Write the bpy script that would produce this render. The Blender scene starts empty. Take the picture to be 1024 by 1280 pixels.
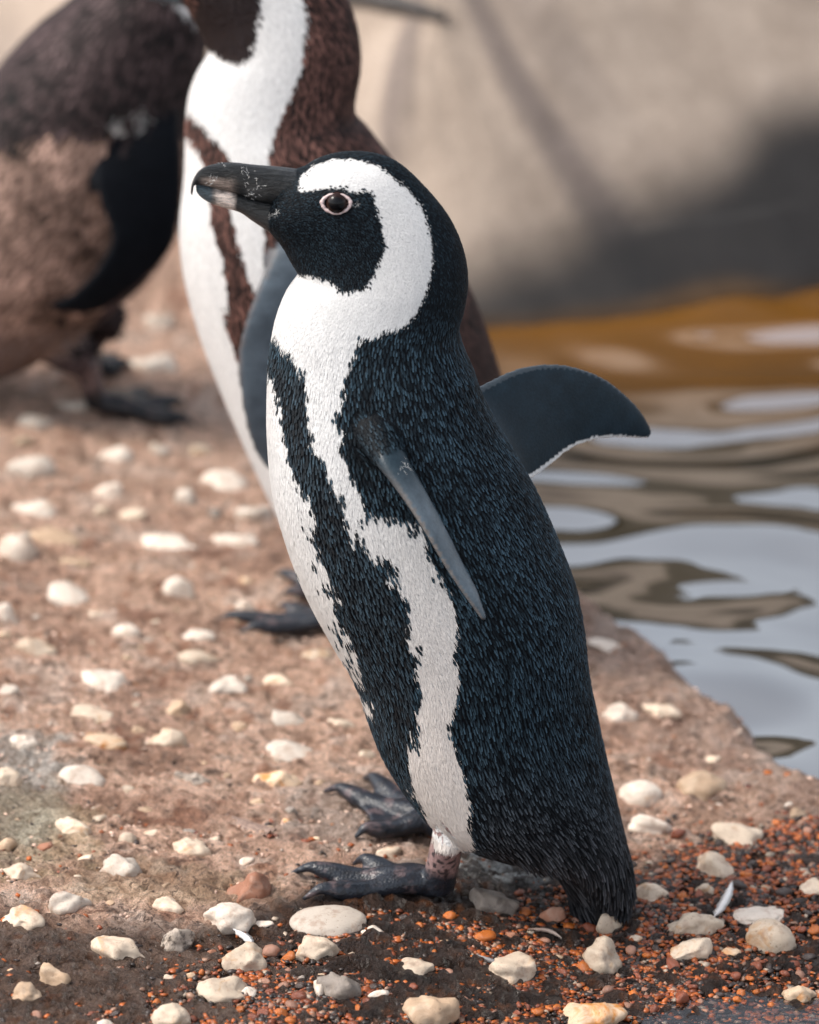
import bpy, math, random
import numpy as np
from mathutils import Vector, kdtree
from mathutils.bvhtree import BVHTree

random.seed(7)
RNG = np.random.default_rng(7)
scene = bpy.context.scene
COL = scene.collection
R = math.radians

# ------------------------------------------------------------------ camera
PITCH, DIST, FOCAL, ZC = R(20.0), 3.13, 135.0, 0.332
FWD = np.array([0, math.cos(PITCH), -math.sin(PITCH)])
UPV = np.array([0, math.sin(PITCH), math.cos(PITCH)])
RGT = np.array([1.0, 0, 0])
CAM = np.array([0, 0, ZC]) - FWD * DIST
K = (36.0 / FOCAL) / 1280.0                     # tangent per photo pixel
cd = bpy.data.cameras.new('camera')
cam = bpy.data.objects.new('camera', cd)
COL.objects.link(cam)
cam.location = CAM
cam.rotation_euler = (R(90) - PITCH, 0, 0)
cd.sensor_fit = 'VERTICAL'
cd.sensor_height = 36.0
cd.sensor_width = 36.0
cd.lens = FOCAL
cd.clip_start = 0.05
cd.clip_end = 500
cd.dof.use_dof = True
cd.dof.focus_distance = DIST - 0.015
cd.dof.aperture_fstop = 3.9
scene.camera = cam

# ------------------------------------------------------------------ world, sun, exposure
SUN_EL, SUN_AZ = R(52), R(-98)                  # azimuth clockwise from +Y (away from the camera)
w = bpy.data.worlds.new('World')
scene.world = w
w.use_nodes = True
nt = w.node_tree
bg = nt.nodes['Background']
sky = nt.nodes.new('ShaderNodeTexSky')
sky.sky_type = 'NISHITA'
sky.sun_disc = False
sky.sun_elevation = SUN_EL
sky.sun_rotation = SUN_AZ
sky.air_density = 1.0
sky.dust_density = 3.0
sky.ozone_density = 1.0
hs = nt.nodes.new('ShaderNodeHueSaturation')
hs.inputs['Saturation'].default_value = 0.36
nt.links.new(sky.outputs[0], hs.inputs['Color'])
nt.links.new(hs.outputs[0], bg.inputs['Color'])
bg.inputs['Strength'].default_value = 0.15
sd = bpy.data.lights.new('sun', 'SUN')
sd.energy = 1.4
sd.angle = R(18)
sd.color = (1.0, 0.93, 0.84)
sun = bpy.data.objects.new('sun', sd)
COL.objects.link(sun)
sdir = Vector((math.sin(SUN_AZ) * math.cos(SUN_EL), math.cos(SUN_AZ) * math.cos(SUN_EL), math.sin(SUN_EL)))
sun.rotation_euler = sdir.to_track_quat('Z', 'Y').to_euler()
sun.location = (0, 0, 5)
scene.view_settings.view_transform = 'Standard'
scene.view_settings.look = 'None'
scene.view_settings.gamma = 1.0
scene.view_settings.use_curve_mapping = False
scene.view_settings.exposure = 0.97
scene.render.engine = 'CYCLES'
scene.cycles.use_denoising = True
scene.cycles.max_bounces = 6
scene.cycles.transparent_max_bounces = 8


# ------------------------------------------------------------------ helpers: rays, noise, meshes
def ray(px, py):
    return FWD + RGT * ((px - 512) * K) + UPV * ((640 - py) * K)


def at(px, py, Y):
    """point on the vertical plane y = Y seen at that photo pixel"""
    d = ray(px, py)
    return CAM + d * ((Y - CAM[1]) / d[1])


def project(P):
    q = P - CAM
    dep = q @ FWD
    return 512 + (q @ RGT) / dep / K, 640 - (q @ UPV) / dep / K


def sstep(t):
    t = np.clip(t, 0, 1)
    return t * t * (3 - 2 * t)


def hash3(i, j, k, seed):
    n = (i * 374761393 + j * 668265263 + k * 2147483647 + seed * 974634777) & 0xFFFFFFFF
    n = ((n ^ (n >> 13)) * 1274126177) & 0xFFFFFFFF
    n = ((n ^ (n >> 15)) * 2246822519) & 0xFFFFFFFF
    return ((n ^ (n >> 16)) & 0xFFFFFF) / float(0xFFFFFF) * 2 - 1


def vnoise(P, scale, seed=0):
    """smooth value noise, -1..1; P (N,3) or (N,2)"""
    P = np.asarray(P, float)
    if P.shape[1] == 2:
        P = np.column_stack([P, np.full(len(P), 0.37)])
    Q = P * scale + 1000.0
    f = np.floor(Q)
    I = f.astype(np.int64)
    u = Q - f
    u = u * u * u * (u * (u * 6 - 15) + 10)
    out = np.zeros(len(Q))
    for a in (0, 1):
        for b in (0, 1):
            for c in (0, 1):
                wgt = (u[:, 0] if a else 1 - u[:, 0]) * (u[:, 1] if b else 1 - u[:, 1]) * (u[:, 2] if c else 1 - u[:, 2])
                out += wgt * hash3(I[:, 0] + a, I[:, 1] + b, I[:, 2] + c, seed)
    return out


def fbm(P, scale, octs=4, seed=0, gain=0.5):
    o, a, t = 0, 1.0, 0
    for q in range(octs):
        o = o + a * vnoise(P, scale * 2.03 ** q, seed + q * 17)
        t += a
        a *= gain
    return o / t


def make_mesh(name, V, F, mat=None, smooth=True):
    me = bpy.data.meshes.new(name)
    V = np.asarray(V, np.float32)
    if isinstance(F, np.ndarray):
        n, k = F.shape
        me.vertices.add(len(V))
        me.vertices.foreach_set('co', V.ravel())
        me.loops.add(n * k)
        me.loops.foreach_set('vertex_index', F.astype(np.int32).ravel())
        me.polygons.add(n)
        me.polygons.foreach_set('loop_start', np.arange(0, n * k, k, dtype=np.int32))
        me.polygons.foreach_set('loop_total', np.full(n, k, dtype=np.int32))
        me.update(calc_edges=True)
    else:
        me.from_pydata([tuple(map(float, v)) for v in V], [], F)
    if smooth:
        me.polygons.foreach_set('use_smooth', np.ones(len(me.polygons), dtype=bool))
    if mat:
        me.materials.append(mat)
    me.update()
    return me


def set_color(me, rgb, name='Col'):
    at_ = me.attributes.new(name, 'FLOAT_COLOR', 'POINT')
    c = np.ones((len(me.vertices), 4), np.float32)
    c[:, :3] = rgb
    at_.data.foreach_set('color', c.ravel())


def set_float(me, val, name):
    at_ = me.attributes.new(name, 'FLOAT', 'POINT')
    at_.data.foreach_set('value', np.asarray(val, np.float32))


def link(name, data, parent=None, loc=None):
    o = bpy.data.objects.new(name, data)
    COL.objects.link(o)
    if parent is not None:
        o.parent = parent
    if loc is not None:
        o.location = loc
    return o


def tag(o, label=None, category=None, group=None, kind=None):
    if label:
        o['label'] = label
    if category:
        o['category'] = category
    if group:
        o['group'] = group
    if kind:
        o['kind'] = kind
    return o


def in_poly(u, v, poly):
    p = np.asarray(poly, float)
    inside = np.zeros(len(u), bool)
    j = len(p) - 1
    for i in range(len(p)):
        xi, yi = p[i]
        xj, yj = p[j]
        if yi != yj:
            c = ((yi > v) != (yj > v)) & (u < (xj - xi) * (v - yi) / (yj - yi) + xi)
            inside ^= c
        j = i
    return inside


# ------------------------------------------------------------------ materials
def mat_new(name):
    m = bpy.data.materials.new(name)
    m.use_nodes = True
    return m, m.node_tree, m.node_tree.nodes['Principled BSDF']


def node(t, typ, **kw):
    n = t.nodes.new(typ)
    for k_, v_ in kw.items():
        setattr(n, k_, v_)
    return n


def attr(t, name):
    n = t.nodes.new('ShaderNodeAttribute')
    n.attribute_name = name
    return n


def noise_tex(t, scale, detail=4, rough=0.6, coord='Object', dist=0.0):
    tc = t.nodes.new('ShaderNodeTexCoord')
    n = t.nodes.new('ShaderNodeTexNoise')
    n.inputs['Scale'].default_value = scale
    n.inputs['Detail'].default_value = detail
    n.inputs['Roughness'].default_value = rough
    n.inputs['Distortion'].default_value = dist
    t.links.new(tc.outputs[coord], n.inputs['Vector'])
    return n


def ramp(t, src, stops):
    r = t.nodes.new('ShaderNodeValToRGB')
    e = r.color_ramp.elements
    while len(e) < len(stops):
        e.new(0.5)
    for q, (p, c) in zip(e, stops):
        q.position = p
        q.color = (*c, 1) if len(c) == 3 else c
    t.links.new(src, r.inputs[0])
    return r


def mixc(t, fac, a, b, mode='MIX'):
    m = t.nodes.new('ShaderNodeMix')
    m.data_type = 'RGBA'
    m.blend_type = mode
    for inp, val in ((m.inputs[0], fac), (m.inputs[6], a), (m.inputs[7], b)):
        if isinstance(val, (int, float)):
            inp.default_value = val
        elif isinstance(val, tuple):
            inp.default_value = (*val, 1)
        else:
            t.links.new(val, inp)
    return m.outputs[2]


def mathn(t, op, a, b=0.0, clamp=False):
    m = t.nodes.new('ShaderNodeMath')
    m.operation = op
    m.use_clamp = clamp
    for inp, val in ((m.inputs[0], a), (m.inputs[1], b)):
        if isinstance(val, (int, float)):
            inp.default_value = val
        else:
            t.links.new(val, inp)
    return m.outputs[0]


def bump(t, bsdf, src, strength, dist):
    b = t.nodes.new('ShaderNodeBump')
    b.inputs['Strength'].default_value = strength
    b.inputs['Distance'].default_value = dist
    t.links.new(src, b.inputs['Height'])
    t.links.new(b.outputs[0], bsdf.inputs['Normal'])
    return b


def make_materials():
    M = {}
    # skin / under-feather surface of the birds: colour and gloss from attributes
    m, t, b = mat_new('bird_skin')
    c = attr(t, 'Col')
    n = noise_tex(t, 420, 3)
    t.links.new(mixc(t, 0.35, c.outputs['Color'], mixc(t, 1.0, c.outputs['Color'], ramp(t, n.outputs[0], [(0.3, (0.5, 0.5, 0.5)), (0.7, (1.35, 1.35, 1.35))]).outputs[0], 'MULTIPLY')), b.inputs['Base Color'])
    g = attr(t, 'Rough')
    t.links.new(g.outputs['Fac'], b.inputs['Roughness'])
    sp_ = attr(t, 'Spec')
    t.links.new(sp_.outputs['Fac'], b.inputs['Specular IOR Level'])
    v = t.nodes.new('ShaderNodeTexVoronoi')
    v.inputs['Scale'].default_value = 460
    tc = t.nodes.new('ShaderNodeTexCoord')
    t.links.new(tc.outputs['Object'], v.inputs['Vector'])
    rg = attr(t, 'Relief')
    bp = bump(t, b, v.outputs['Distance'], 0.7, 0.0012)
    t.links.new(rg.outputs['Fac'], bp.inputs['Strength'])
    M['skin'] = m
    # feathers
    m, t, b = mat_new('plumage')
    c = attr(t, 'Col')
    t.links.new(c.outputs['Color'], b.inputs['Base Color'])
    b.inputs['Roughness'].default_value = 0.55
    b.inputs['Specular IOR Level'].default_value = 0.10
    M['feather'] = m
    # horn of the beak
    m, t, b = mat_new('beak_horn')
    c = attr(t, 'Col')
    n = noise_tex(t, 150, 7, 0.75, dist=0.8)
    mpb = t.nodes.new('ShaderNodeMapping')
    mpb.inputs['Scale'].default_value = (0.6, 1, 2.6)
    mpb.inputs['Rotation'].default_value = (0, 0.2, 0)
    t.links.new(n.inputs['Vector'].links[0].from_socket, mpb.inputs[0])
    t.links.new(mpb.outputs[0], n.inputs['Vector'])
    t.links.new(mixc(t, 1.0, c.outputs['Color'], ramp(t, n.outputs[0], [(0.36, (0.25, 0.25, 0.25)), (0.5, (1, 1, 1)), (0.66, (1.9, 1.85, 1.8))]).outputs[0], 'MULTIPLY'), b.inputs['Base Color'])
    b.inputs['Roughness'].default_value = 0.30
    b.inputs['Specular IOR Level'].default_value = 0.28
    bump(t, b, n.outputs[0], 0.9, 0.0035)
    M['beak'] = m
    # eye
    m, t, b = mat_new('eye_ball')
    tc = t.nodes.new('ShaderNodeTexCoord')
    sep = t.nodes.new('ShaderNodeSeparateXYZ')
    t.links.new(tc.outputs['Object'], sep.inputs[0])
    zz = mathn(t, 'MULTIPLY', sep.outputs['Z'], 100.0)
    r = ramp(t, zz, [(0.0, (0.03, 0.010, 0.007)), (0.655, (0.012, 0.005, 0.004)), (0.67, (0.004, 0.004, 0.005)), (1.0, (0.004, 0.004, 0.005))])
    t.links.new(r.outputs[0], b.inputs['Base Color'])
    b.inputs['Roughness'].default_value = 0.04
    b.inputs['IOR'].default_value = 1.3
    M['eye'] = m
    m, t, b = mat_new('eyelid_flesh')
    n = noise_tex(t, 900, 3)
    t.links.new(ramp(t, n.outputs[0], [(0.3, (0.62, 0.38, 0.36)), (0.62, (0.80, 0.68, 0.66))]).outputs[0], b.inputs['Base Color'])
    b.inputs['Roughness'].default_value = 0.5
    bump(t, b, n.outputs[0], 0.4, 0.0006)
    M['lid'] = m
    m, t, b = mat_new('white_down')
    b.inputs['Base Color'].default_value = (0.8, 0.79, 0.77, 1)
    b.inputs['Roughness'].default_value = 0.8
    M['down'] = m
    # ground
    m, t, b = mat_new('mud_and_grit')
    c = attr(t, 'Col')
    wt = attr(t, 'Wet')
    n1 = noise_tex(t, 46, 9, 0.72, dist=1.2)
    n2 = noise_tex(t, 260, 6, 0.75, dist=0.5)
    n3 = noise_tex(t, 1000, 3, 0.7)
    tcv = t.nodes.new('ShaderNodeTexCoord')
    mp = t.nodes.new('ShaderNodeMapping')
    mp.inputs['Scale'].default_value = (1, 1.5, 1)
    t.links.new(tcv.outputs['Object'], mp.inputs[0])
    nd = noise_tex(t, 60, 4, 0.6)
    wv = mixc(t, 0.03, mp.outputs[0], nd.outputs['Color'], 'ADD')
    vc = t.nodes.new('ShaderNodeTexVoronoi')
    vc.feature = 'DISTANCE_TO_EDGE'
    vc.inputs['Scale'].default_value = 34
    t.links.new(wv, vc.inputs['Vector'])
    crack = mathn(t, 'MULTIPLY', ramp(t, vc.outputs['Distance'], [(0.0, (1, 1, 1)), (0.045, (0, 0, 0))]).outputs[0], ramp(t, nd.outputs[0], [(0.47, (0, 0, 0)), (0.6, (1, 1, 1))]).outputs[0])
    col = mixc(t, 1.0, c.outputs['Color'], ramp(t, n1.outputs[0], [(0.33, (0.30, 0.24, 0.205)), (0.44, (0.80, 0.75, 0.71)), (0.55, (1.05, 1.05, 1.05)), (0.72, (1.38, 1.42, 1.46))]).outputs[0], 'MULTIPLY')
    col = mixc(t, 1.0, col, ramp(t, n2.outputs[0], [(0.34, (0.30, 0.25, 0.22)), (0.44, (0.90, 0.88, 0.86)), (0.7, (1.28, 1.28, 1.28))]).outputs[0], 'MULTIPLY')
    col = mixc(t, 0.7, col, mixc(t, 1.0, col, ramp(t, n3.outputs[0], [(0.35, (0.35, 0.35, 0.35)), (0.65, (1.45, 1.45, 1.45))]).outputs[0], 'MULTIPLY'))
    col = mixc(t, mathn(t, 'MULTIPLY', crack, 0.75), col, (0.07, 0.045, 0.035))
    t.links.new(col, b.inputs['Base Color'])
    rr = t.nodes.new('ShaderNodeMapRange')
    t.links.new(wt.outputs['Fac'], rr.inputs[0])
    rr.inputs[3].default_value = 0.82
    rr.inputs[4].default_value = 0.16
    t.links.new(rr.outputs[0], b.inputs['Roughness'])
    b.inputs['Specular IOR Level'].default_value = 0.45
    hsum = mathn(t, 'ADD', mathn(t, 'MULTIPLY', n2.outputs[0], 1.0), mathn(t, 'MULTIPLY', n3.outputs[0], 0.35))
    hsum = mathn(t, 'SUBTRACT', hsum, mathn(t, 'MULTIPLY', crack, 0.8))
    bump(t, b, hsum, 1.0, 0.010)
    M['ground'] = m

    def stone(name, base, alt, dark, rough=0.6, sc=60, blot=0.55, spec=0.4, mud=0.0):
        m, t, b = mat_new(name)
        oi = t.nodes.new('ShaderNodeObjectInfo')
        tc = t.nodes.new('ShaderNodeTexCoord')
        add = t.nodes.new('ShaderNodeVectorMath')
        add.operation = 'ADD'
        t.links.new(tc.outputs['Object'], add.inputs[0])
        t.links.new(oi.outputs['Location'], add.inputs[1])
        na = t.nodes.new('ShaderNodeTexNoise')
        na.inputs['Scale'].default_value = sc
        na.inputs['Detail'].default_value = 6
        na.inputs['Roughness'].default_value = 0.65
        na.inputs['Distortion'].default_value = 0.8
        t.links.new(add.outputs[0], na.inputs['Vector'])
        nb = t.nodes.new('ShaderNodeTexNoise')
        nb.inputs['Scale'].default_value = sc * 9
        nb.inputs['Detail'].default_value = 5
        nb.inputs['Roughness'].default_value = 0.7
        t.links.new(add.outputs[0], nb.inputs['Vector'])
        col = ramp(t, na.outputs[0], [(0.3, base), (blot, base), (blot + 0.13, alt), (0.95, alt)]).outputs[0]
        col = mixc(t, ramp(t, nb.outputs[0], [(0.30, (1, 1, 1)), (0.40, (0, 0, 0))]).outputs[0], col, dark)
        if mud:
            nm = t.nodes.new('ShaderNodeTexNoise')
            nm.inputs['Scale'].default_value = 90
            nm.inputs['Detail'].default_value = 8
            nm.inputs['Roughness'].default_value = 0.72
            t.links.new(add.outputs[0], nm.inputs['Vector'])
            col = mixc(t, mathn(t, 'MULTIPLY', ramp(t, nm.outputs[0], [(0.50, (0, 0, 0)), (0.62, (1, 1, 1))]).outputs[0], mud), col, (0.40, 0.27, 0.195))
        rv = t.nodes.new('ShaderNodeMapRange')
        t.links.new(oi.outputs['Random'], rv.inputs[0])
        rv.inputs[3].default_value = 0.72
        rv.inputs[4].default_value = 1.15
        hsv = t.nodes.new('ShaderNodeHueSaturation')
        t.links.new(rv.outputs[0], hsv.inputs['Value'])
        t.links.new(col, hsv.inputs['Color'])
        t.links.new(hsv.outputs[0], b.inputs['Base Color'])
        b.inputs['Roughness'].default_value = rough
        b.inputs['Specular IOR Level'].default_value = spec
        bump(t, b, nb.outputs[0], 0.45, 0.0016)
        M[name] = m

    stone('cream_stone', (0.62, 0.50, 0.38), (0.52, 0.31, 0.16), (0.22, 0.13, 0.08), 0.55, 45, 0.54, 0.4, 0.6)
    stone('white_stone', (0.66, 0.57, 0.48), (0.56, 0.40, 0.28), (0.30, 0.20, 0.14), 0.6, 45, 0.57, 0.4, 0.6)
    stone('amber_stone', (0.68, 0.50, 0.34), (0.55, 0.22, 0.04), (0.20, 0.10, 0.05), 0.5, 38, 0.47, 0.4, 0.3)
    stone('tan_stone', (0.42, 0.29, 0.19), (0.50, 0.37, 0.26), (0.12, 0.07, 0.05), 0.65, 60, 0.5)
    stone('grey_stone', (0.30, 0.25, 0.21), (0.15, 0.12, 0.10), (0.05, 0.04, 0.035), 0.5, 55, 0.5)
    stone('pitted_stone', (0.40, 0.33, 0.27), (0.10, 0.08, 0.065), (0.03, 0.025, 0.02), 0.6, 150, 0.47)
    stone('brick_stone', (0.36, 0.16, 0.095), (0.42, 0.24, 0.17), (0.07, 0.035, 0.025), 0.7, 50, 0.5)
    stone('orange_gravel', (0.50, 0.135, 0.019), (0.30, 0.06, 0.012), (0.10, 0.03, 0.012), 0.22, 120, 0.55, 0.6)
    stone('rust_gravel', (0.24, 0.062, 0.026), (0.15, 0.04, 0.02), (0.05, 0.018, 0.012), 0.24, 120, 0.55, 0.6)
    stone('dark_gravel', (0.05, 0.032, 0.026), (0.09, 0.05, 0.035), (0.02, 0.014, 0.012), 0.22, 140, 0.55, 0.6)
    stone('pink_gravel', (0.36, 0.18, 0.12), (0.42, 0.26, 0.18), (0.14, 0.06, 0.04), 0.3, 120, 0.55, 0.5)
    # fine grit takes its colour from the grain
    m, t, b = mat_new('grit')
    c = attr(t, 'Col')
    t.links.new(c.outputs['Color'], b.inputs['Base Color'])
    b.inputs['Roughness'].default_value = 0.38
    M['grit'] = m
    m, t, b = mat_new('dry_grit')
    c = attr(t, 'Col')
    t.links.new(c.outputs['Color'], b.inputs['Base Color'])
    b.inputs['Roughness'].default_value = 0.8
    M['dry_grit'] = m
    # pond: murky ochre water
    m, t, b = mat_new('murky_water')
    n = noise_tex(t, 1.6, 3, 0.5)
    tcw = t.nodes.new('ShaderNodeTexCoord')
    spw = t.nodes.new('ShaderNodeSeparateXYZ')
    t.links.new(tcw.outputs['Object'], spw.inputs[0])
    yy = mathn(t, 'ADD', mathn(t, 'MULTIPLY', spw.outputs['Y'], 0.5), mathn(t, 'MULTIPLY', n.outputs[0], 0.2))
    # base colour shifts from dark brown to ochre towards the wall
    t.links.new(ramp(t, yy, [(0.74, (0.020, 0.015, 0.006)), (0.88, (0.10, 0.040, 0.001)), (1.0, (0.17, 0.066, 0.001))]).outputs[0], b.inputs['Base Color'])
    b.inputs['Roughness'].default_value = 0.03
    b.inputs['IOR'].default_value = 5.0
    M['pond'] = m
    m, t, b = mat_new('clear_shallow_water')
    b.inputs['Base Color'].default_value = (0.93, 0.93, 0.92, 1)
    b.inputs['Roughness'].default_value = 0.03
    b.inputs['IOR'].default_value = 1.45
    b.inputs['Transmission Weight'].default_value = 1.0
    n = noise_tex(t, 60, 3, 0.5, dist=1.0)
    bump(t, b, n.outputs[0], 0.25, 0.004)
    M['film'] = m
    # pool wall
    m, t, b = mat_new('weathered_render')
    c = attr(t, 'Col')
    n = noise_tex(t, 9, 6, 0.65)
    n2 = noise_tex(t, 120, 4, 0.7)
    col = mixc(t, 1.0, c.outputs['Color'], ramp(t, n.outputs[0], [(0.3, (0.7, 0.68, 0.66)), (0.7, (1.15, 1.15, 1.15))]).outputs[0], 'MULTIPLY')
    col = mixc(t, 0.5, col, mixc(t, 1.0, col, ramp(t, n2.outputs[0], [(0.3, (0.6, 0.6, 0.6)), (0.7, (1.25, 1.25, 1.25))]).outputs[0], 'MULTIPLY'))
    t.links.new(col, b.inputs['Base Color'])
    b.inputs['Roughness'].default_value = 0.8
    bump(t, b, n2.outputs[0], 0.6, 0.004)
    M['wall'] = m
    m, t, b = mat_new('dark_wet_wood')
    n = noise_tex(t, 60, 5)
    t.links.new(ramp(t, n.outputs[0], [(0.3, (0.02, 0.018, 0.017)), (0.7, (0.07, 0.06, 0.055))]).outputs[0], b.inputs['Base Color'])
    b.inputs['Roughness'].default_value = 0.6
    M['wood'] = m
    m, t, b = mat_new('driftwood')
    n = noise_tex(t, 300, 5)
    t.links.new(ramp(t, n.outputs[0], [(0.3, (0.10, 0.06, 0.045)), (0.7, (0.36, 0.25, 0.2))]).outputs[0], b.inputs['Base Color'])
    b.inputs['Roughness'].default_value = 0.75
    M['chip'] = m
    m, t, b = mat_new('shed_feather')
    c = attr(t, 'Col')
    t.links.new(c.outputs['Color'], b.inputs['Base Color'])
    b.inputs['Roughness'].default_value = 0.6
    M['shed'] = m
    return M


M = make_materials()

# ------------------------------------------------------------------ the ground
POND_Z = -0.066


def ray_z(px, py, z):
    d = ray(px, py)
    return CAM + d * ((z - CAM[2]) / d[2])


EDGE = np.array([ray_z(x, y, -0.045)[:2] for x, y in
                 [(1500, 1210), (1250, 1120), (1100, 1035), (1024, 985), (985, 968), (930, 930), (895, 890), (858, 852), (800, 808),
                  (745, 775), (700, 728), (650, 670), (600, 600), (560, 520), (535, 440), (520, 400)]])
EDGE = EDGE[np.argsort(EDGE[:, 1])]
WETL = np.array([ray_z(x, y, 0.0)[:2] for x, y in
                 [(-400, 1190), (0, 1172), (120, 1168), (230, 1160), (330, 1130), (420, 1095), (520, 1078), (600, 1058), (700, 1050),
                  (800, 1045), (900, 1015), (1024, 985), (1300, 900)]])


def ground_base(x, y):
    z = -0.035 * sstep((x + 0.08) / 0.3) + 0.055 * sstep((-x - 0.05) / 0.8)
    z = z - 0.018 * sstep((x + 0.1) / 0.4) * sstep((0.02 - y) / 0.24)      # the shallow dip that holds the puddle
    xe = np.interp(y, EDGE[:, 1], EDGE[:, 0]) + 0.022 * vnoise(np.column_stack([y, y * 0 + 1.0]), 11, 5) + 0.010 * vnoise(np.column_stack([y, y * 0 + 3.0]), 60, 6)
    z = z - 0.30 * sstep((x - xe) / 0.16 + 0.02) * (y < 2.4)
    return z


def gz1(x, y):
    return float(ground_base(np.array([x]), np.array([y]))[0])


def on_ground(px, py, dz=0.0):
    z = 0.0
    for _ in range(12):
        p = ray_z(px, py, z + dz)
        z = gz1(p[0], p[1])
    return np.array([p[0], p[1], z])


def px_size(p):
    return float((np.asarray(p) - CAM) @ FWD) * K


# pebbles traced in the photo: x, y, half width, half height, tilt (deg), material, embed
PEB = [
    (130, 922, 31, 15, -8, 'amber_stone'), (210, 926, 27, 17, 0, 'cream_stone'), (103, 971, 31, 16, -14, 'white_stone'),
    (238, 969, 25, 15, 0, 'pitted_stone'), (348, 973, 31, 16, 0, 'amber_stone'), (368, 938, 37, 12, -14, 'white_stone'),
    (362, 898, 31, 13, -5, 'white_stone'), (238, 1058, 27, 17, 4, 'cream_stone'), (91, 1034, 27, 15, -22, 'cream_stone'),
    (150, 1086, 28, 20, -15, 'white_stone'), (85, 1128, 29, 19, 20, 'white_stone'), (28, 1089, 23, 16, 0, 'cream_stone'),
    (30, 1149, 27, 15, -18, 'cream_stone'), (210, 1133, 20, 13, 0, 'cream_stone'), (318, 1112, 34, 27, -10, 'brick_stone'),
    (289, 1149, 34, 20, -5, 'white_stone'), (410, 1148, 46, 18, -3, 'white_stone'), (395, 1187, 28, 16, 0, 'cream_stone'),
    (150, 1187, 37, 17, -22, 'cream_stone'), (222, 1175, 21, 16, 0, 'pitted_stone'), (305, 1201, 28, 20, 0, 'cream_stone'),
    (280, 1236, 33, 17, -6, 'cream_stone'), (217, 1272, 27, 17, 0, 'cream_stone'), (66, 1224, 21, 17, -30, 'tan_stone'),
    (33, 1244, 20, 15, 0, 'tan_stone'), (130, 1279, 15, 8, 0, 'white_stone'), (427, 1236, 29, 22, 10, 'grey_stone'),
    (522, 1207, 27, 13, -8, 'cream_stone'), (538, 1264, 36, 22, 12, 'tan_stone'), (640, 1212, 37, 22, 4, 'cream_stone'),
    (752, 1201, 25, 24, -40, 'cream_stone'), (762, 1156, 17, 22, 60, 'cream_stone'), (742, 1271, 40, 23, 12, 'amber_stone'),
    (614, 1130, 34, 20, -10, 'grey_stone'), (810, 1114, 25, 17, 0, 'cream_stone'), (868, 1156, 35, 18, -4, 'cream_stone'),
    (862, 1187, 29, 18, 8, 'cream_stone'), (964, 1175, 31, 22, -28, 'cream_stone'), (952, 1140, 34, 13, 4, 'white_stone'),
    (895, 1083, 28, 19, -30, 'cream_stone'), (928, 1043, 39, 16, -10, 'cream_stone'), (800, 990, 27, 17, 5, 'white_stone'),
    (880, 982, 33, 20, 0, 'tan_stone'), (812, 1030, 26, 16, -10, 'white_stone'), (1016, 1108, 18, 17, 20, 'cream_stone'),
    (655, 1072, 30, 11, 0, 'tan_stone'), (770, 890, 29, 15, -10, 'white_stone'), (828, 885, 26, 11, -12, 'cream_stone'),
    (756, 803, 24, 9, -15, 'white_stone'), (20, 686, 29, 23, -15, 'white_stone'), (90, 744, 32, 13, -20, 'white_stone'),
    (221, 738, 26, 19, 0, 'white_stone'), (158, 789, 21, 13, 0, 'white_stone'), (8, 769, 14, 16, 0, 'white_stone'),
    (46, 806, 29, 17, -8, 'cream_stone'), (217, 679, 40, 14, -6, 'white_stone'), (290, 673, 33, 10, -2, 'white_stone'),
    (130, 848, 33, 14, -20, 'white_stone'), (283, 858, 26, 15, -5, 'white_stone'), (246, 821, 30, 12, -10, 'cream_stone'),
    (112, 887, 30, 11, -10, 'cream_stone'), (8, 861, 16, 14, 0, 'white_stone'), (38, 584, 33, 16, 0, 'white_stone'),
    (146, 569, 23, 13, 0, 'white_stone'), (135, 611, 20, 14, -8, 'white_stone'), (45, 633, 32, 11, 0, 'white_stone'),
    (230, 622, 16, 16, -40, 'white_stone'), (284, 599, 34, 14, -4, 'white_stone'), (320, 641, 25, 13, 0, 'white_stone'),
    (201, 403, 20, 14, 0, 'white_stone'), (192, 453, 30, 13, -5, 'white_stone'), (70, 668, 34, 11, -15, 'tan_stone'),
    (28, 925, 20, 13, 0, 'white_stone'), (398, 816, 22, 10, 0, 'cream_stone'), (225, 886, 19, 13, 0, 'tan_stone'),
    (456, 941, 13, 8, 0, 'cream_stone'), (4, 972, 24, 16, -10, 'cream_stone'), (8, 1054, 14, 11, 0, 'tan_stone'),
    (120, 765, 18, 8, 0, 'cream_stone'), (245, 792, 24, 9, 0, 'white_stone'), (40, 525, 26, 10, 0, 'white_stone'),
    (485, 1062, 16, 8, 0, 'cream_stone'), (350, 848, 22, 9, -6, 'cream_stone'), (312, 1238, 10, 7, 0, 'white_stone'),
    (690, 1143, 17, 13, 0, 'brick_stone'), (165, 640, 18, 8, 0, 'cream_stone'), (1000, 1240, 22, 14, 0, 'amber_stone'),
    (330, 1150, 12, 5, 5, 'white_stone'), (300, 905, 16, 8, 0, 'tan_stone'), (180, 1010, 12, 7, 0, 'tan_stone'),
    (425, 900, 20, 9, -5, 'cream_stone'), (95, 700, 20, 8, 0, 'tan_stone'), (640, 1165, 10, 6, 0, 'brick_stone'),
    (365, 1010, 10, 6, 0, 'grey_stone'), (250, 560, 18, 8, 0, 'cream_stone'), (90, 505, 22, 8, 0, 'white_stone'),
]
_r = np.random.default_rng(404)
_n = 0
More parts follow.
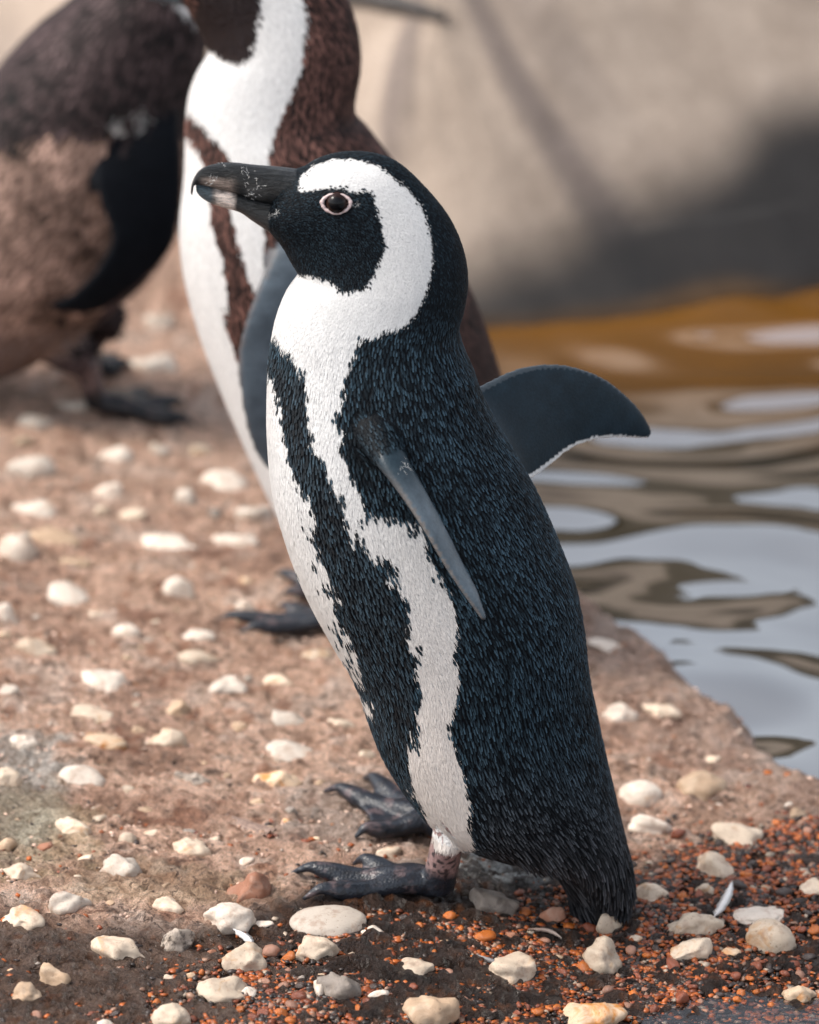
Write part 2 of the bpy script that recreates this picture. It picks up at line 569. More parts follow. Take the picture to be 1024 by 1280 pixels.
while _n < 95:
    x_, y_ = _r.uniform(-5, 1030), 420 + 800 * _r.random() ** 0.8
    if x_ > 330 and y_ < 830 or (x_ > 730 and y_ < 860) or (400 < x_ < 800 and y_ < 1150) or (x_ < 260 and y_ < 545) or (360 < x_ and 1070 < y_ < 1140 and x_ < 600):
        continue
    if x_ > 735 and y_ < np.interp(x_, [735, 860, 930, 1024], [800, 880, 960, 1010]):
        continue
    a_ = (4.5 + 9 * _r.random() ** 2) * np.interp(y_, [400, 1000], [1.0, 1.15])
    if any((x_ - p[0]) ** 2 + ((y_ - p[1]) * 1.7) ** 2 < (p[2] + a_ + 2) ** 2 for p in PEB):
        continue
    PEB.append((x_, y_, a_, a_ * _r.uniform(0.42, 0.75), _r.uniform(-25, 25), str(_r.choice(['cream_stone', 'white_stone', 'tan_stone', 'amber_stone', 'brick_stone', 'grey_stone'], p=[0.3, 0.16, 0.26, 0.1, 0.1, 0.08]))))
    _n += 1
PEB_W = []
for (x, y, a, b, rot, mt) in PEB:
    g = on_ground(x, y, 0.004)
    s = px_size(g)
    PEB_W.append((g, a * s, b * s, rot, mt))


def axis_steps(lo, hi, step, lo_far, hi_far, growth=1.09):
    c = list(np.arange(lo, hi, step))
    s, v = step, c[-1]
    while v < hi_far:
        s *= growth
        v += s
        c.append(v)
    s, v = step, c[0]
    left = []
    while v > lo_far:
        s *= growth
        v -= s
        left.append(v)
    return np.array(left[::-1] + c)


def build_ground():
    xs = axis_steps(-0.42, 0.44, 0.0026, -60, 60, 1.10)
    ys = axis_steps(-0.40, 0.75, 0.0030, -8, 90, 1.07)
    X, Y = np.meshgrid(xs, ys)
    x, y = X.ravel(), Y.ravel()
    P = np.column_stack([x, y])
    z = ground_base(x, y)
    near = (np.abs(x) < 3) & (y < 6)
    zz = np.zeros(len(x))
    Pn = P[near]
    wet_line = np.interp(Pn[:, 0], WETL[:, 0], WETL[:, 1])
    wet = np.zeros(len(x))
    wn = sstep((wet_line - Pn[:, 1] + 0.03 * fbm(Pn, 22, 3, 3)) / 0.07 + 0.5)
    wet[near] = wn
    crust = np.abs(fbm(Pn, 26, 4, 11))
    d = 0.007 * fbm(Pn, 7, 3, 1) + 0.0065 * crust + 0.0050 * fbm(Pn, 70, 3, 21) + 0.0038 * (np.abs(vnoise(Pn * [1, 1.7], 110, 31)) - 0.3) + 0.0020 * vnoise(Pn, 240, 41)
    # small craters and tears in the crust
    h = vnoise(Pn * [1.0, 1.8], 34, 51)
    d -= 0.006 * sstep((h - 0.45) / 0.25) * (1 - wn)
    d += wn * (0.0022 * vnoise(Pn, 190, 61) + 0.0030 * vnoise(Pn, 60, 62))
    zz[near] = d
    # the mud shrinks away from each pebble and leaves a narrow gap behind it
    for (g, a, b, rot, mt) in PEB_W:
        m = (np.abs(x - g[0]) < a * 2) & (np.abs(y - g[1]) < a * 2)
        if m.any():
            q = np.hypot((x[m] - g[0]) / a, (y[m] - g[1]) / (a * 0.85))
            zz[m] += -0.0045 * np.exp(-((q - 1.05) / 0.16) ** 2) * (0.35 + 0.65 * sstep((y[m] - g[1]) / a + 0.4)) - zz[m] * 0.6 * np.exp(-(q / 0.9) ** 4)
    z = z + zz
    nx, ny = len(xs), len(ys)
    i = np.arange(nx * ny).reshape(ny, nx)
    F = np.stack([i[:-1, :-1].ravel(), i[:-1, 1:].ravel(), i[1:, 1:].ravel(), i[1:, :-1].ravel()], 1)
    V = np.column_stack([x, y, z])
    # colours: dry pinkish mud, wet black silt, lime-white droppings, yellowish algae
    c = np.empty((len(x), 3))
    c[:] = (0.90, 0.60, 0.45)
    n = fbm(P, 9, 3, 71)
    c += n[:, None] * np.array([0.05, 0.05, 0.05])
    n2 = fbm(P, 30, 3, 81)
    k = sstep((n2 - 0.12) / 0.3)[:, None]
    c = c * (1 - 0.55 * k) + np.array([0.86, 0.71, 0.61]) * 0.55 * k
    k = sstep((-n2 - 0.2) / 0.25)[:, None]
    c = c * (1 - 0.5 * k) + np.array([0.36, 0.22, 0.15]) * 0.5 * k
    n3 = vnoise(P * [1, 1.6], 85, 91)
    k = (sstep((n3 - 0.5) / 0.2) * 0.7)[:, None]
    c = c * (1 - k) + np.array([0.13, 0.085, 0.065]) * k
    k = (sstep((vnoise(P, 60, 95) - 0.55) / 0.2) * 0.6)[:, None]
    c = c * (1 - k) + np.array([0.42, 0.17, 0.085]) * k

    def patch(px, py, rx, ry, rgb, amt, sd):
        nonlocal c
        g = on_ground(px, py)
        q = np.hypot((x - g[0]) / rx, (y - g[1]) / ry) + 0.45 * fbm(P, 45, 3, sd)
        kk = (amt * sstep((1.15 - q) / 0.5))[:, None]
        c = c * (1 - kk) + np.array(rgb) * kk
    patch(15, 990, 0.055, 0.15, (0.62, 0.59, 0.54), 0.85, 101)
    patch(45, 1040, 0.06, 0.10, (0.60, 0.52, 0.30), 0.45, 102)
    patch(200, 1110, 0.10, 0.05, (0.54, 0.42, 0.24), 0.4, 103)
    patch(450, 1020, 0.07, 0.09, (0.54, 0.47, 0.42), 0.55, 107)
    wetc = np.empty_like(c)
    wetc[:] = (0.058, 0.038, 0.030)
    wetc += (fbm(P, 60, 3, 111)[:, None]) * np.array([0.05, 0.03, 0.022])
    kl = sstep((-0.05 - x) / 0.12)[:, None] * 0.7
    wetc = wetc * (1 - kl) + np.array([0.23, 0.155, 0.118]) * kl * (1 + 0.6 * fbm(P, 40, 3, 115)[:, None])
    k = sstep((vnoise(P, 120, 112) - 0.25) / 0.3)[:, None] * 0.6
    wetc = wetc * (1 - k) + np.array([0.17, 0.065, 0.025]) * k
    kw = wet[:, None]
    c = c * (1 - kw) + wetc * kw
    # the strip of bank by the pond is damp greyish pink
    xe = np.interp(y, EDGE[:, 1], EDGE[:, 0])
    k = (0.55 * sstep((x - xe + 0.16) / 0.14) * (y > 0.02) * (y < 2))[:, None]
    c = c * (1 - k) + np.array([0.48, 0.36, 0.30]) * k
    wet = np.maximum(wet, k[:, 0] * 0.6)
    damp = sstep((fbm(P, 16, 3, 131) - 0.02) / 0.3) * (1 - wet) * (y < 0.9)
    wet = wet + 0.5 * damp
    c = c * (1 - 0.28 * damp[:, None] * np.array([0.8, 1.0, 1.1]))
    # white-streaked droppings between the feet and the tail
    g = on_ground(625, 1082)
    st = vnoise(P @ np.array([[0.9, 0.4], [-0.4, 0.9]]) * [1, 2.6], 120, 121)
    q = np.hypot((x - g[0]) / 0.060, (y - g[1]) / 0.045)
    k = (sstep((1.1 - q) / 0.4) * sstep((st + 0.12) / 0.25))[:, None]
    c = c * (1 - k) + np.array([0.52, 0.55, 0.56]) * k
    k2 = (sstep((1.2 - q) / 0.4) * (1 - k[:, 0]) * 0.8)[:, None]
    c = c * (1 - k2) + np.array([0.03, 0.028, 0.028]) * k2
    me = make_mesh('ground', V, F, M['ground'])
    set_color(me, np.clip(c, 0.01, 0.9))
    set_float(me, wet, 'Wet')
    o = link('ground', me)
    tag(o, kind='structure', label='pinkish brown mud bank turning to dark wet grit by the water')
    return o, V, F


ground, GV, GF = build_ground()
GBVH = BVHTree.FromPolygons([tuple(v) for v in GV[::1]], [tuple(f) for f in GF], all_triangles=False) if False else None


def surf_z(x, y):
    return gz1(x, y)


# ------------------------------------------------------------------ pond, puddle, pool wall
def build_pond():
    xs = axis_steps(-0.2, 1.5, 0.010, -3, 40, 1.12)
    ys = axis_steps(-0.3, 2.6, 0.010, -3, 6, 1.15)
    X, Y = np.meshgrid(xs, ys)
    x, y = X.ravel(), Y.ravel()
    P = np.column_stack([x, y])
    A = 0.0095
    z = POND_Z + A * (1.05 + 0.55 * sstep((1.2 - y) / 0.6)) * vnoise(P * [1.0, 1.7] + 0.25 * vnoise(P, 3, 5)[:, None], 5.6, 3) + 0.0006 * vnoise(P * [0.9, 2.3], 13, 9) + 0.0002 * vnoise(P * [1, 2.5], 34, 8)
    i = np.arange(len(xs) * len(ys)).reshape(len(ys), len(xs))
    F = np.stack([i[:-1, :-1].ravel(), i[:-1, 1:].ravel(), i[1:, 1:].ravel(), i[1:, :-1].ravel()], 1)
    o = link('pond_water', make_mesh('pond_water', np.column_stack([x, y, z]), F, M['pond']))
    tag(o, kind='structure', label='murky ochre pond water with bright rippled sky reflections')


build_pond()


def build_puddle():
    xs = np.arange(0.04, 0.80, 0.006)
    ys = np.arange(-0.55, -0.06, 0.006)
    X, Y = np.meshgrid(xs, ys)
    x, y = X.ravel(), Y.ravel()
    P = np.column_stack([x, y])
    z = -0.0455 + 0.0006 * vnoise(P * [1, 2.2], 30, 4) + 0.0003 * vnoise(P * [1, 3.0], 90, 6)
    z -= 0.03 * (1 - sstep((x - 0.04) / 0.10) * sstep((-0.06 - y) / 0.05))
    i = np.arange(len(xs) * len(ys)).reshape(len(ys), len(xs))
    F = np.stack([i[:-1, :-1].ravel(), i[:-1, 1:].ravel(), i[1:, 1:].ravel(), i[1:, :-1].ravel()], 1)
    o = link('puddle_water', make_mesh('puddle_water', np.column_stack([x, y, z]), F, M['film']))
    tag(o, kind='structure', label='thin clear sheet of water over the wet gravel')


build_puddle()


def build_wall():
    base = np.array([ray_z(x, y, z)[:2] for x, y, z in
                     [(2600, 100, POND_Z), (1700, 250, POND_Z), (1300, 318, POND_Z), (1024, 362, POND_Z), (800, 400, POND_Z), (640, 428, POND_Z), (520, 424, POND_Z),
                      (380, 366, 0), (220, 270, 0.03), (0, 175, 0.04), (-300, 90, 0.05), (-900, 10, 0.05)]])[::-1]
    dd = np.r_[0, np.cumsum(np.hypot(*np.diff(base, axis=0).T))]
    S = np.linspace(0, dd[-1], 620)
    bx, by = np.interp(S, dd, base[:, 0]), np.interp(S, dd, base[:, 1])
    ker = np.hanning(121) / np.hanning(121).sum()
    pad = 60
    bx = np.convolve(np.pad(bx, pad, 'edge'), ker, 'valid')
    by = np.convolve(np.pad(by, pad, 'edge'), ker, 'valid')
    tx, ty = np.gradient(bx), np.gradient(by)
    ln = np.hypot(tx, ty)
    nx_, ny_ = -ty / ln, tx / ln                     # away from the camera
    sgn = np.sign(ny_.mean())
    nx_, ny_ = nx_ * sgn, ny_ * sgn
    H = 0.60  # unseen top raised above the view to block sky in the water's reflection
    prof = [(-0.06, -0.25), (0.0, -0.02)]
    for q in np.linspace(0.02, 1, 90):
        prof.append((0.44 * q + 0.06 * q * q, H * q))
    prof += [(0.55, H + 0.02), (0.65, H + 0.03), (0.9, H + 0.03), (2.0, H + 0.02), (2.2, H - 0.1), (2.3, -0.6)]
    V, UV = [], []
    for (o_, h_) in prof:
        V.append(np.column_stack([bx + nx_ * o_, by + ny_ * o_, np.full(len(bx), POND_Z + h_)]))
        UV.append(np.column_stack([S, np.full(len(S), h_)]))
    V = np.concatenate(V)
    UV = np.concatenate(UV)
    s, h = UV.T
    lump = 0.028 * fbm(np.column_stack([s, h * 1.2]), 3.2, 2, 5) + 0.007 * fbm(np.column_stack([s + h * 0.6, h * 0.5]), 14, 3, 8)
    nn = np.tile(np.column_stack([nx_, ny_]), (len(prof), 1))
    wgt = (h > -0.2) & (h < H + 0.01)
    V[:, 0] += nn[:, 0] * lump * wgt
    V[:, 1] += nn[:, 1] * lump * wgt
    V[:, 2] += 0.5 * lump * (h > 0.1) * wgt
    n = len(S)
    i = np.arange(len(V)).reshape(len(prof), n)
    F = np.stack([i[:-1, :-1].ravel(), i[:-1, 1:].ravel(), i[1:, 1:].ravel(), i[1:, :-1].ravel()], 1)
    # weathering: pale render, diagonal dark run-off streaks, a dark tide band, ochre scum at the water line
    c = np.empty((len(V), 3))
    c[:] = (0.37, 0.295, 0.235)
    st = fbm(np.column_stack([s + 0.55 * h, h * 0.22]), 7.5, 3, 14)
    st2 = fbm(np.column_stack([s + 0.5 * h, h * 0.5]), 2.6, 3, 24)
    k = (0.85 * sstep((st + 0.6 * st2 + 0.10 * sstep((np.tile(bx, len(prof)) - 0.2) / 0.3) - 0.10) / 0.5))[:, None]
    c = c * (1 - k) + np.array([0.14, 0.11, 0.098]) * k
    # the band is taller towards the right-hand end of the wall
    x0 = np.tile(bx, len(prof))
    top = np.interp(x0, [-1.5, 0.0, 0.15, 0.35, 0.55, 0.9, 3], [0.05, 0.13, 0.17, 0.20, 0.25, 0.28, 0.28]) + 0.055 * fbm(np.column_stack([s + 0.3 * h, h * 0.4]), 4.5, 2, 33)
    k = (0.97 * sstep((top - h) / 0.12))[:, None]
    c = c * (1 - k) + np.array([0.012, 0.0115, 0.012]) * k
    k = (0.8 * sstep((0.035 + 0.02 * vnoise(np.column_stack([s, h]), 6, 41) - h) / 0.03))[:, None]
    c = c * (1 - k) + np.array([0.10, 0.050, 0.014]) * k
    # unseen top of the wall, added dark brown to darken the water's reflection
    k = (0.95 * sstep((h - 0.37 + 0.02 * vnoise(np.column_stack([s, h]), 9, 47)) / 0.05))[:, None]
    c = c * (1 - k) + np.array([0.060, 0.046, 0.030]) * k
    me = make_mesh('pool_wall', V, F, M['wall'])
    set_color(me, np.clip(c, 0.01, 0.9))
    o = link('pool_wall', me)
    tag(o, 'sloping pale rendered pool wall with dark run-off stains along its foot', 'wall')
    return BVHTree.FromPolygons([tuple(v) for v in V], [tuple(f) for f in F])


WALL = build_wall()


# ------------------------------------------------------------------ birds
def catmull(A, per):
    A = np.asarray(A, float)
    n = len(A)
    out = []
    for i in range(n - 1):
        p0, p1, p2, p3 = A[max(i - 1, 0)], A[i], A[i + 1], A[min(i + 2, n - 1)]
        for q in range(per):
            t = q / per
            out.append(0.5 * ((2 * p1) + (-p0 + p2) * t + (2 * p0 - 5 * p1 + 4 * p2 - p3) * t * t + (-p0 + 3 * p1 - 3 * p2 + p3) * t ** 3))
    out.append(A[-1])
    return np.array(out)


def tube_mesh(C, A, B, seg=28, expo=1.0):
    """rings: centres C, half axes A and B (vectors); closed with end fans"""
    th = np.linspace(0, 2 * np.pi, seg, endpoint=False)
    cs, sn = np.cos(th), np.sin(th)
    if expo != 1.0:
        cs, sn = np.sign(cs) * np.abs(cs) ** expo, np.sign(sn) * np.abs(sn) ** expo
    n = len(C)
    V = C[:, None, :] + A[:, None, :] * cs[None, :, None] + B[:, None, :] * sn[None, :, None]
    V = V.reshape(-1, 3)
    F = []
    for i in range(n - 1):
        for j in range(seg):
            a, b = i * seg + j, i * seg + (j + 1) % seg
            F.append((a, b, b + seg, a + seg))
    V = np.vstack([V, C[0], C[-1]])
    c0, c1 = n * seg, n * seg + 1
    for j in range(seg):
        F.append((c0, (j + 1) % seg, j))
        F.append((c1, (n - 1) * seg + j, (n - 1) * seg + (j + 1) % seg))
    return V, F


def body_rings(rings, Y0, per=5):
    """rings: (Dx,Dy,Vx,Vy,half_width_px); D dorsal and V ventral outline points in the bird's mid plane"""
    s = px_size(at(512, 640, Y0))
    D = np.array([at(r[0], r[1], Y0) for r in rings])
    Vv = np.array([at(r[2], r[3], Y0) for r in rings])
    hw = np.array([[r[4] * s] for r in rings])
    Q = catmull(np.hstack([D, Vv, hw]), per)
    C = (Q[:, 0:3] + Q[:, 3:6]) / 2
    A = (Q[:, 0:3] - Q[:, 3:6]) / 2
    B = np.zeros_like(A)
    B[:, 1] = Q[:, 6]
    return C, A, B


def path_tube(pts, rad, per=4, seg=14, flat=None):
    Q = catmull(np.hstack([np.array(pts, float), np.array(rad, float)[:, None]]), per)
    C, r = Q[:, :3], np.maximum(Q[:, 3], 2e-4)
    T = np.gradient(C, axis=0)
    T /= np.linalg.norm(T, axis=1)[:, None] + 1e-12
    ref = np.array([0, 0, 1.0]) if abs(T[:, 2]).mean() < 0.8 else np.array([1.0, 0, 0])
    A = np.cross(T, ref)
    A /= np.linalg.norm(A, axis=1)[:, None] + 1e-12
    B = np.cross(A, T)
    fl = 1.0 if flat is None else flat
    return C, A * r[:, None], B * r[:, None] * fl


def blade(pairs, per=4, seg=20):
    """flipper: (Lx,Ly,LY,Tx,Ty,TY,thickness) from root to tip"""
    rows = []
    for (lx, ly, lY, tx, ty, tY, th) in pairs:
        rows.append(np.r_[at(lx, ly, lY), at(tx, ty, tY), th])
    Q = catmull(np.array(rows), per)
    L, T = Q[:, :3], Q[:, 3:6]
    C = (L + T) / 2
    A = (L - T) / 2
    S = np.gradient(C, axis=0)
    N = np.cross(A, S)
    N /= np.linalg.norm(N, axis=1)[:, None] + 1e-12
    B = N * (Q[:, 6] / 2)[:, None]
    return C, A, B


def remesh(parts, voxel, smooth=2):
    V, F, off = [], [], 0
    for v, f in parts:
        V.append(v)
        F += [tuple(i + off for i in q) for q in f]
        off += len(v)
    V = np.vstack(V)
    me = bpy.data.meshes.new('tmp')
    me.from_pydata([tuple(map(float, v)) for v in V], [], F)
    import bmesh
    bm = bmesh.new()
    bm.from_mesh(me)
    bmesh.ops.recalc_face_normals(bm, faces=bm.faces)
    bm.to_mesh(me)
    bm.free()
    o = bpy.data.objects.new('tmp', me)
    COL.objects.link(o)
    md = o.modifiers.new('r', 'REMESH')
    md.mode = 'VOXEL'
    md.voxel_size = voxel
    dg = bpy.context.evaluated_depsgraph_get()
    ev = o.evaluated_get(dg)
    m2 = ev.to_mesh()
    n = len(m2.vertices)
    VV = np.empty(n * 3, np.float32)
    m2.vertices.foreach_get('co', VV)
    VV = VV.reshape(-1, 3).astype(float)
    lt = np.empty(len(m2.polygons), np.int32)
    m2.polygons.foreach_get('loop_total', lt)
    li = np.empty(len(m2.loops), np.int32)
    m2.loops.foreach_get('vertex_index', li)
    assert (lt == 4).all()
    FF = li.reshape(-1, 4).astype(np.int64)
    ev.to_mesh_clear()
    bpy.data.objects.remove(o)
    bpy.data.meshes.remove(me)
    E = np.vstack([FF[:, [0, 1]], FF[:, [1, 2]], FF[:, [2, 3]], FF[:, [3, 0]]])
    for _ in range(smooth):
        acc = np.zeros_like(VV)
        cnt = np.zeros(n)
        for k_ in range(3):
            acc[:, k_] = np.bincount(E[:, 0], VV[E[:, 1], k_], n) + np.bincount(E[:, 1], VV[E[:, 0], k_], n)
        cnt = np.bincount(E[:, 0], minlength=n) + np.bincount(E[:, 1], minlength=n)
        VV = 0.45 * VV + 0.55 * acc / cnt[:, None]
    return VV, FF


def vert_normals(V, F):
    n = np.cross(V[F[:, 2]] - V[F[:, 0]], V[F[:, 3]] - V[F[:, 1]])
    N = np.zeros_like(V)
    for k_ in range(4):
        for a in range(3):
            N[:, a] += np.bincount(F[:, k_], n[:, a], len(V))
    N /= np.linalg.norm(N, axis=1)[:, None] + 1e-12
    return N, np.linalg.norm(n, axis=1) / 2


def mirrored_uv(P, Y0):
    """plumage coordinates: the bird's pattern is the same on both flanks"""
    Q = P.copy()
    Q[:, 1] = Y0 - np.abs(P[:, 1] - Y0)
    return project(Q)


def foot_parts(heel_px, ankle, tips_px, s, toe_r=0.0102, claws=True):
    """one webbed foot: three toes with claws, webs between them, a short scaly leg up to the ankle point"""
    parts = []
    heel = on_ground(*heel_px)
    heel = heel + np.array([0, 0, toe_r * 1.1])
    tips = [on_ground(*t) + np.array([0, 0, 0.0035]) for t in tips_px]
    for tp in tips:
        d = tp - heel
        L = np.linalg.norm(d)
        up = np.array([0, 0, 1.0])
        knuck = [0.0, 0.25, 0.5, 0.70, 0.82, 0.90, 1.03]
        lift = [0.004, 0.006, 0.003, 0.0045, 0.0075, 0.008, 0.0]
        rad = [1.25, 1.12, 0.88, 1.0, 0.74, 0.50, 0.22]
        pts = [heel + d * q + up * l for q, l in zip(knuck, lift)]
        parts.append(tube_mesh(*path_tube(pts, [r_ * toe_r for r_ in rad], 4, 14, 0.85), seg=14))
    for a, b in ((0, 1), (1, 2)):
        n = 8
        V = []
        for q in range(n + 1):
            u = 0.05 + 0.80 * q / n
            pa, pb = heel + (tips[a] - heel) * u, heel + (tips[b] - heel) * u
            for e in range(7):
                ww = e / 6
                sag = 1 - 0.16 * (q / n) ** 2 * math.sin(math.pi * ww)
                p = heel + ((pa * (1 - ww) + pb * ww) - heel) * sag
                z = p[2] + 0.0040 - 0.0022 * math.sin(math.pi * ww)
                V.append((p[0], p[1], z + 0.0026))
        for q in range(n + 1):
            for e in range(7):
                v = V[q * 7 + e]
                V.append((v[0], v[1], v[2] - 0.0055))
        m = (n + 1) * 7
        F = []
        for q in range(n):
            for e in range(6):
                i = q * 7 + e
                F.append((i, i + 1, i + 8, i + 7))
                F.append((m + i, m + i + 7, m + i + 8, m + i + 1))
        for q in range(n):
            for e in (0, 6):
                i = q * 7 + e
                F.append((i, i + 7, m + i + 7, m + i))
        for e in range(6):
            for q in (0, n):
                i = q * 7 + e
                F.append((i, m + i, m + i + 1, i + 1))
        parts.append((np.array(V), F))
    ank = np.array(ankle)
    back = heel - (tips[1] - heel) / np.linalg.norm(tips[1] - heel) * 0.005
    parts.append(tube_mesh(*path_tube([back, back * 0.55 + ank * 0.45 + np.array([0.0, 0, 0.0]), ank], [0.0145, 0.0140, 0.0148], 4, 16), seg=16))
    # a small heel pad and hind toe
    parts.append(tube_mesh(*path_tube([back + np.array([0.004, 0, -0.004]), heel, heel + (tips[1] - heel) * 0.2], [0.008, 0.0125, 0.010], 4, 14, 0.8), seg=14))
    return parts


def spaced(P, rad, rng):
    """thin a cloud of candidates so that no two lie closer than their spacing"""
    order = rng.permutation(len(P))
    cell = rad.max()
    grid = {}
    keep = []
    K3 = np.floor(P / cell).astype(int)
    offs = [(a, b, c) for a in (-1, 0, 1) for b in (-1, 0, 1) for c in (-1, 0, 1)]
    Pl, Kl, rl = P.tolist(), K3.tolist(), (rad * rad).tolist()
    for i in order.tolist():
        x, y, z = Pl[i]
        a, b, c = Kl[i]
        r2 = rl[i]
        ok = True
        for (da, db, dc) in offs:
            for (u, v, w_) in grid.get((a + da, b + db, c + dc), ()):
                if (u - x) ** 2 + (v - y) ** 2 + (w_ - z) ** 2 < r2:
                    ok = False
                    break
            if not ok:
                break
        if ok:
            grid.setdefault((a, b, c), []).append((x, y, z))
            keep.append(i)
    return np.array(keep)


def feathers(V, F, N, area, flow, spec, Y0, keep, seed, white):
    """overlapping feathers over the body; size(P) -> length, width, lift, spacing, white mask, density"""
    rng = np.random.default_rng(seed)
    cent = V[F].mean(1)
    L, W, lift, gap, wh, dens = spec['size'](cent, Y0)
    wgt = area * keep[F].all(1)
    if white:
        wgt = wgt * wh * dens
        count = spec['white_count']
    else:
        wgt = wgt / gap ** 2 * dens
        count = int(min(400000, 3.2 * wgt.sum()))
    cum = np.cumsum(wgt)
    idx = np.minimum(np.searchsorted(cum, (np.arange(count) + rng.random(count)) / count * cum[-1]), len(F) - 1)
    f = F[idx]
    u, v = rng.random((count, 1)), rng.random((count, 1))
    P = (V[f[:, 0]] * (1 - u) + V[f[:, 1]] * u) * (1 - v) + (V[f[:, 3]] * (1 - u) + V[f[:, 2]] * u) * v
    n, d = N[f[:, 0]], flow[f[:, 0]]
    if not white:
        kk = spaced(P, gap[idx], rng)
        P, n, d, idx = P[kk], n[kk], d[kk], idx[kk]
    L, W, lift = L[idx], W[idx], lift[idx]
    c0, c1, iswh = spec['feather_col'](P, rng, Y0)
    sel = iswh if white else ~iswh
    P, n, d, L, W, lift, c0, c1 = P[sel], n[sel], d[sel], L[sel], W[sel], lift[sel], c0[sel], c1[sel]
    count = len(P)
    d = d - n * (d * n).sum(1)[:, None]
    d /= np.linalg.norm(d, axis=1)[:, None] + 1e-9
    sd_ = np.cross(n, d)
    ang = rng.normal(0, 0.10 if white else spec.get('tousle', 0.07), count)[:, None]
    d = d * np.cos(ang) + sd_ * np.sin(ang)
    sd_ = np.cross(n, d)
    L = (L * rng.uniform(0.8, 1.2, count))[:, None]
    W = (W * rng.uniform(0.8, 1.15, count))[:, None]
    lf = (lift * rng.uniform(0.6, 1.4, count))[:, None]
    b = (np.arange(count))[:, None]
    if white:
        W, lf = W * 0.32, lf * 0.6
        VV = np.stack([P - n * 0.0003, P + d * L * 0.5 + sd_ * W * 0.5 + n * lf * 0.5, P + d * L * 0.5 - sd_ * W * 0.5 + n * lf * 0.5, P + d * L + n * lf], 1).reshape(-1, 3)
        T = np.array([[0, 2, 1], [1, 2, 3]])
        FF = (b[:, None, :] * 4 + T[None]).reshape(-1, 3)
        CC = np.stack([c0, c0, c1, c1], 1).reshape(-1, 3)
        return VV, FF, CC
    root = P - n * 0.0004
    mid = P + d * L * 0.5 + n * (lf * 0.7 + W * 0.10)
    lft = P + d * L * 0.55 + sd_ * W * 0.5 + n * lf * 0.4
    rgt = P + d * L * 0.55 - sd_ * W * 0.5 + n * lf * 0.4
    tip = P + d * L + n * lf
    tl = P + d * L * 0.93 + sd_ * W * 0.30 + n * lf * 0.8
    tr = P + d * L * 0.93 - sd_ * W * 0.30 + n * lf * 0.8
    VV = np.stack([root, lft, mid, rgt, tl, tip, tr], 1).reshape(-1, 3)
    T = np.array([[0, 2, 1], [0, 3, 2], [1, 2, 4], [2, 5, 4], [2, 6, 5], [2, 3, 6]])
    FF = (b[:, None, :] * 7 + T[None]).reshape(-1, 3)
    e = c0 * 0.85 + c1 * 0.15
    CC = np.stack([c0, c0, c0 * 0.3 + c1 * 0.7, c0, e, c1 * 1.15, e], 1).reshape(-1, 3)
    return VV, FF, CC


def mandible(rows, Y0, colours, name, parent, loc, seg=18, per=5):
    s = px_size(at(400, 250, Y0))
    D = np.array([at(r[0], r[1], Y0) for r in rows])
    Vv = np.array([at(r[2], r[3], Y0) for r in rows])
    hw = np.array([[r[4] * s] for r in rows])
    Q = catmull(np.hstack([D, Vv, hw]), per)
    C, A = (Q[:, :3] + Q[:, 3:6]) / 2, (Q[:, :3] - Q[:, 3:6]) / 2
    B = np.zeros_like(A)
    B[:, 1] = np.maximum(Q[:, 6], 2e-4)
    V, F = tube_mesh(C, A, B, seg)
    u, v = project(np.column_stack([V[:, 0], np.full(len(V), Y0), V[:, 2]]))
    c = colours(u, v)
    me = make_mesh(name, V - loc, F, M['beak'])
    set_color(me, c)
    return link(name, me, parent)


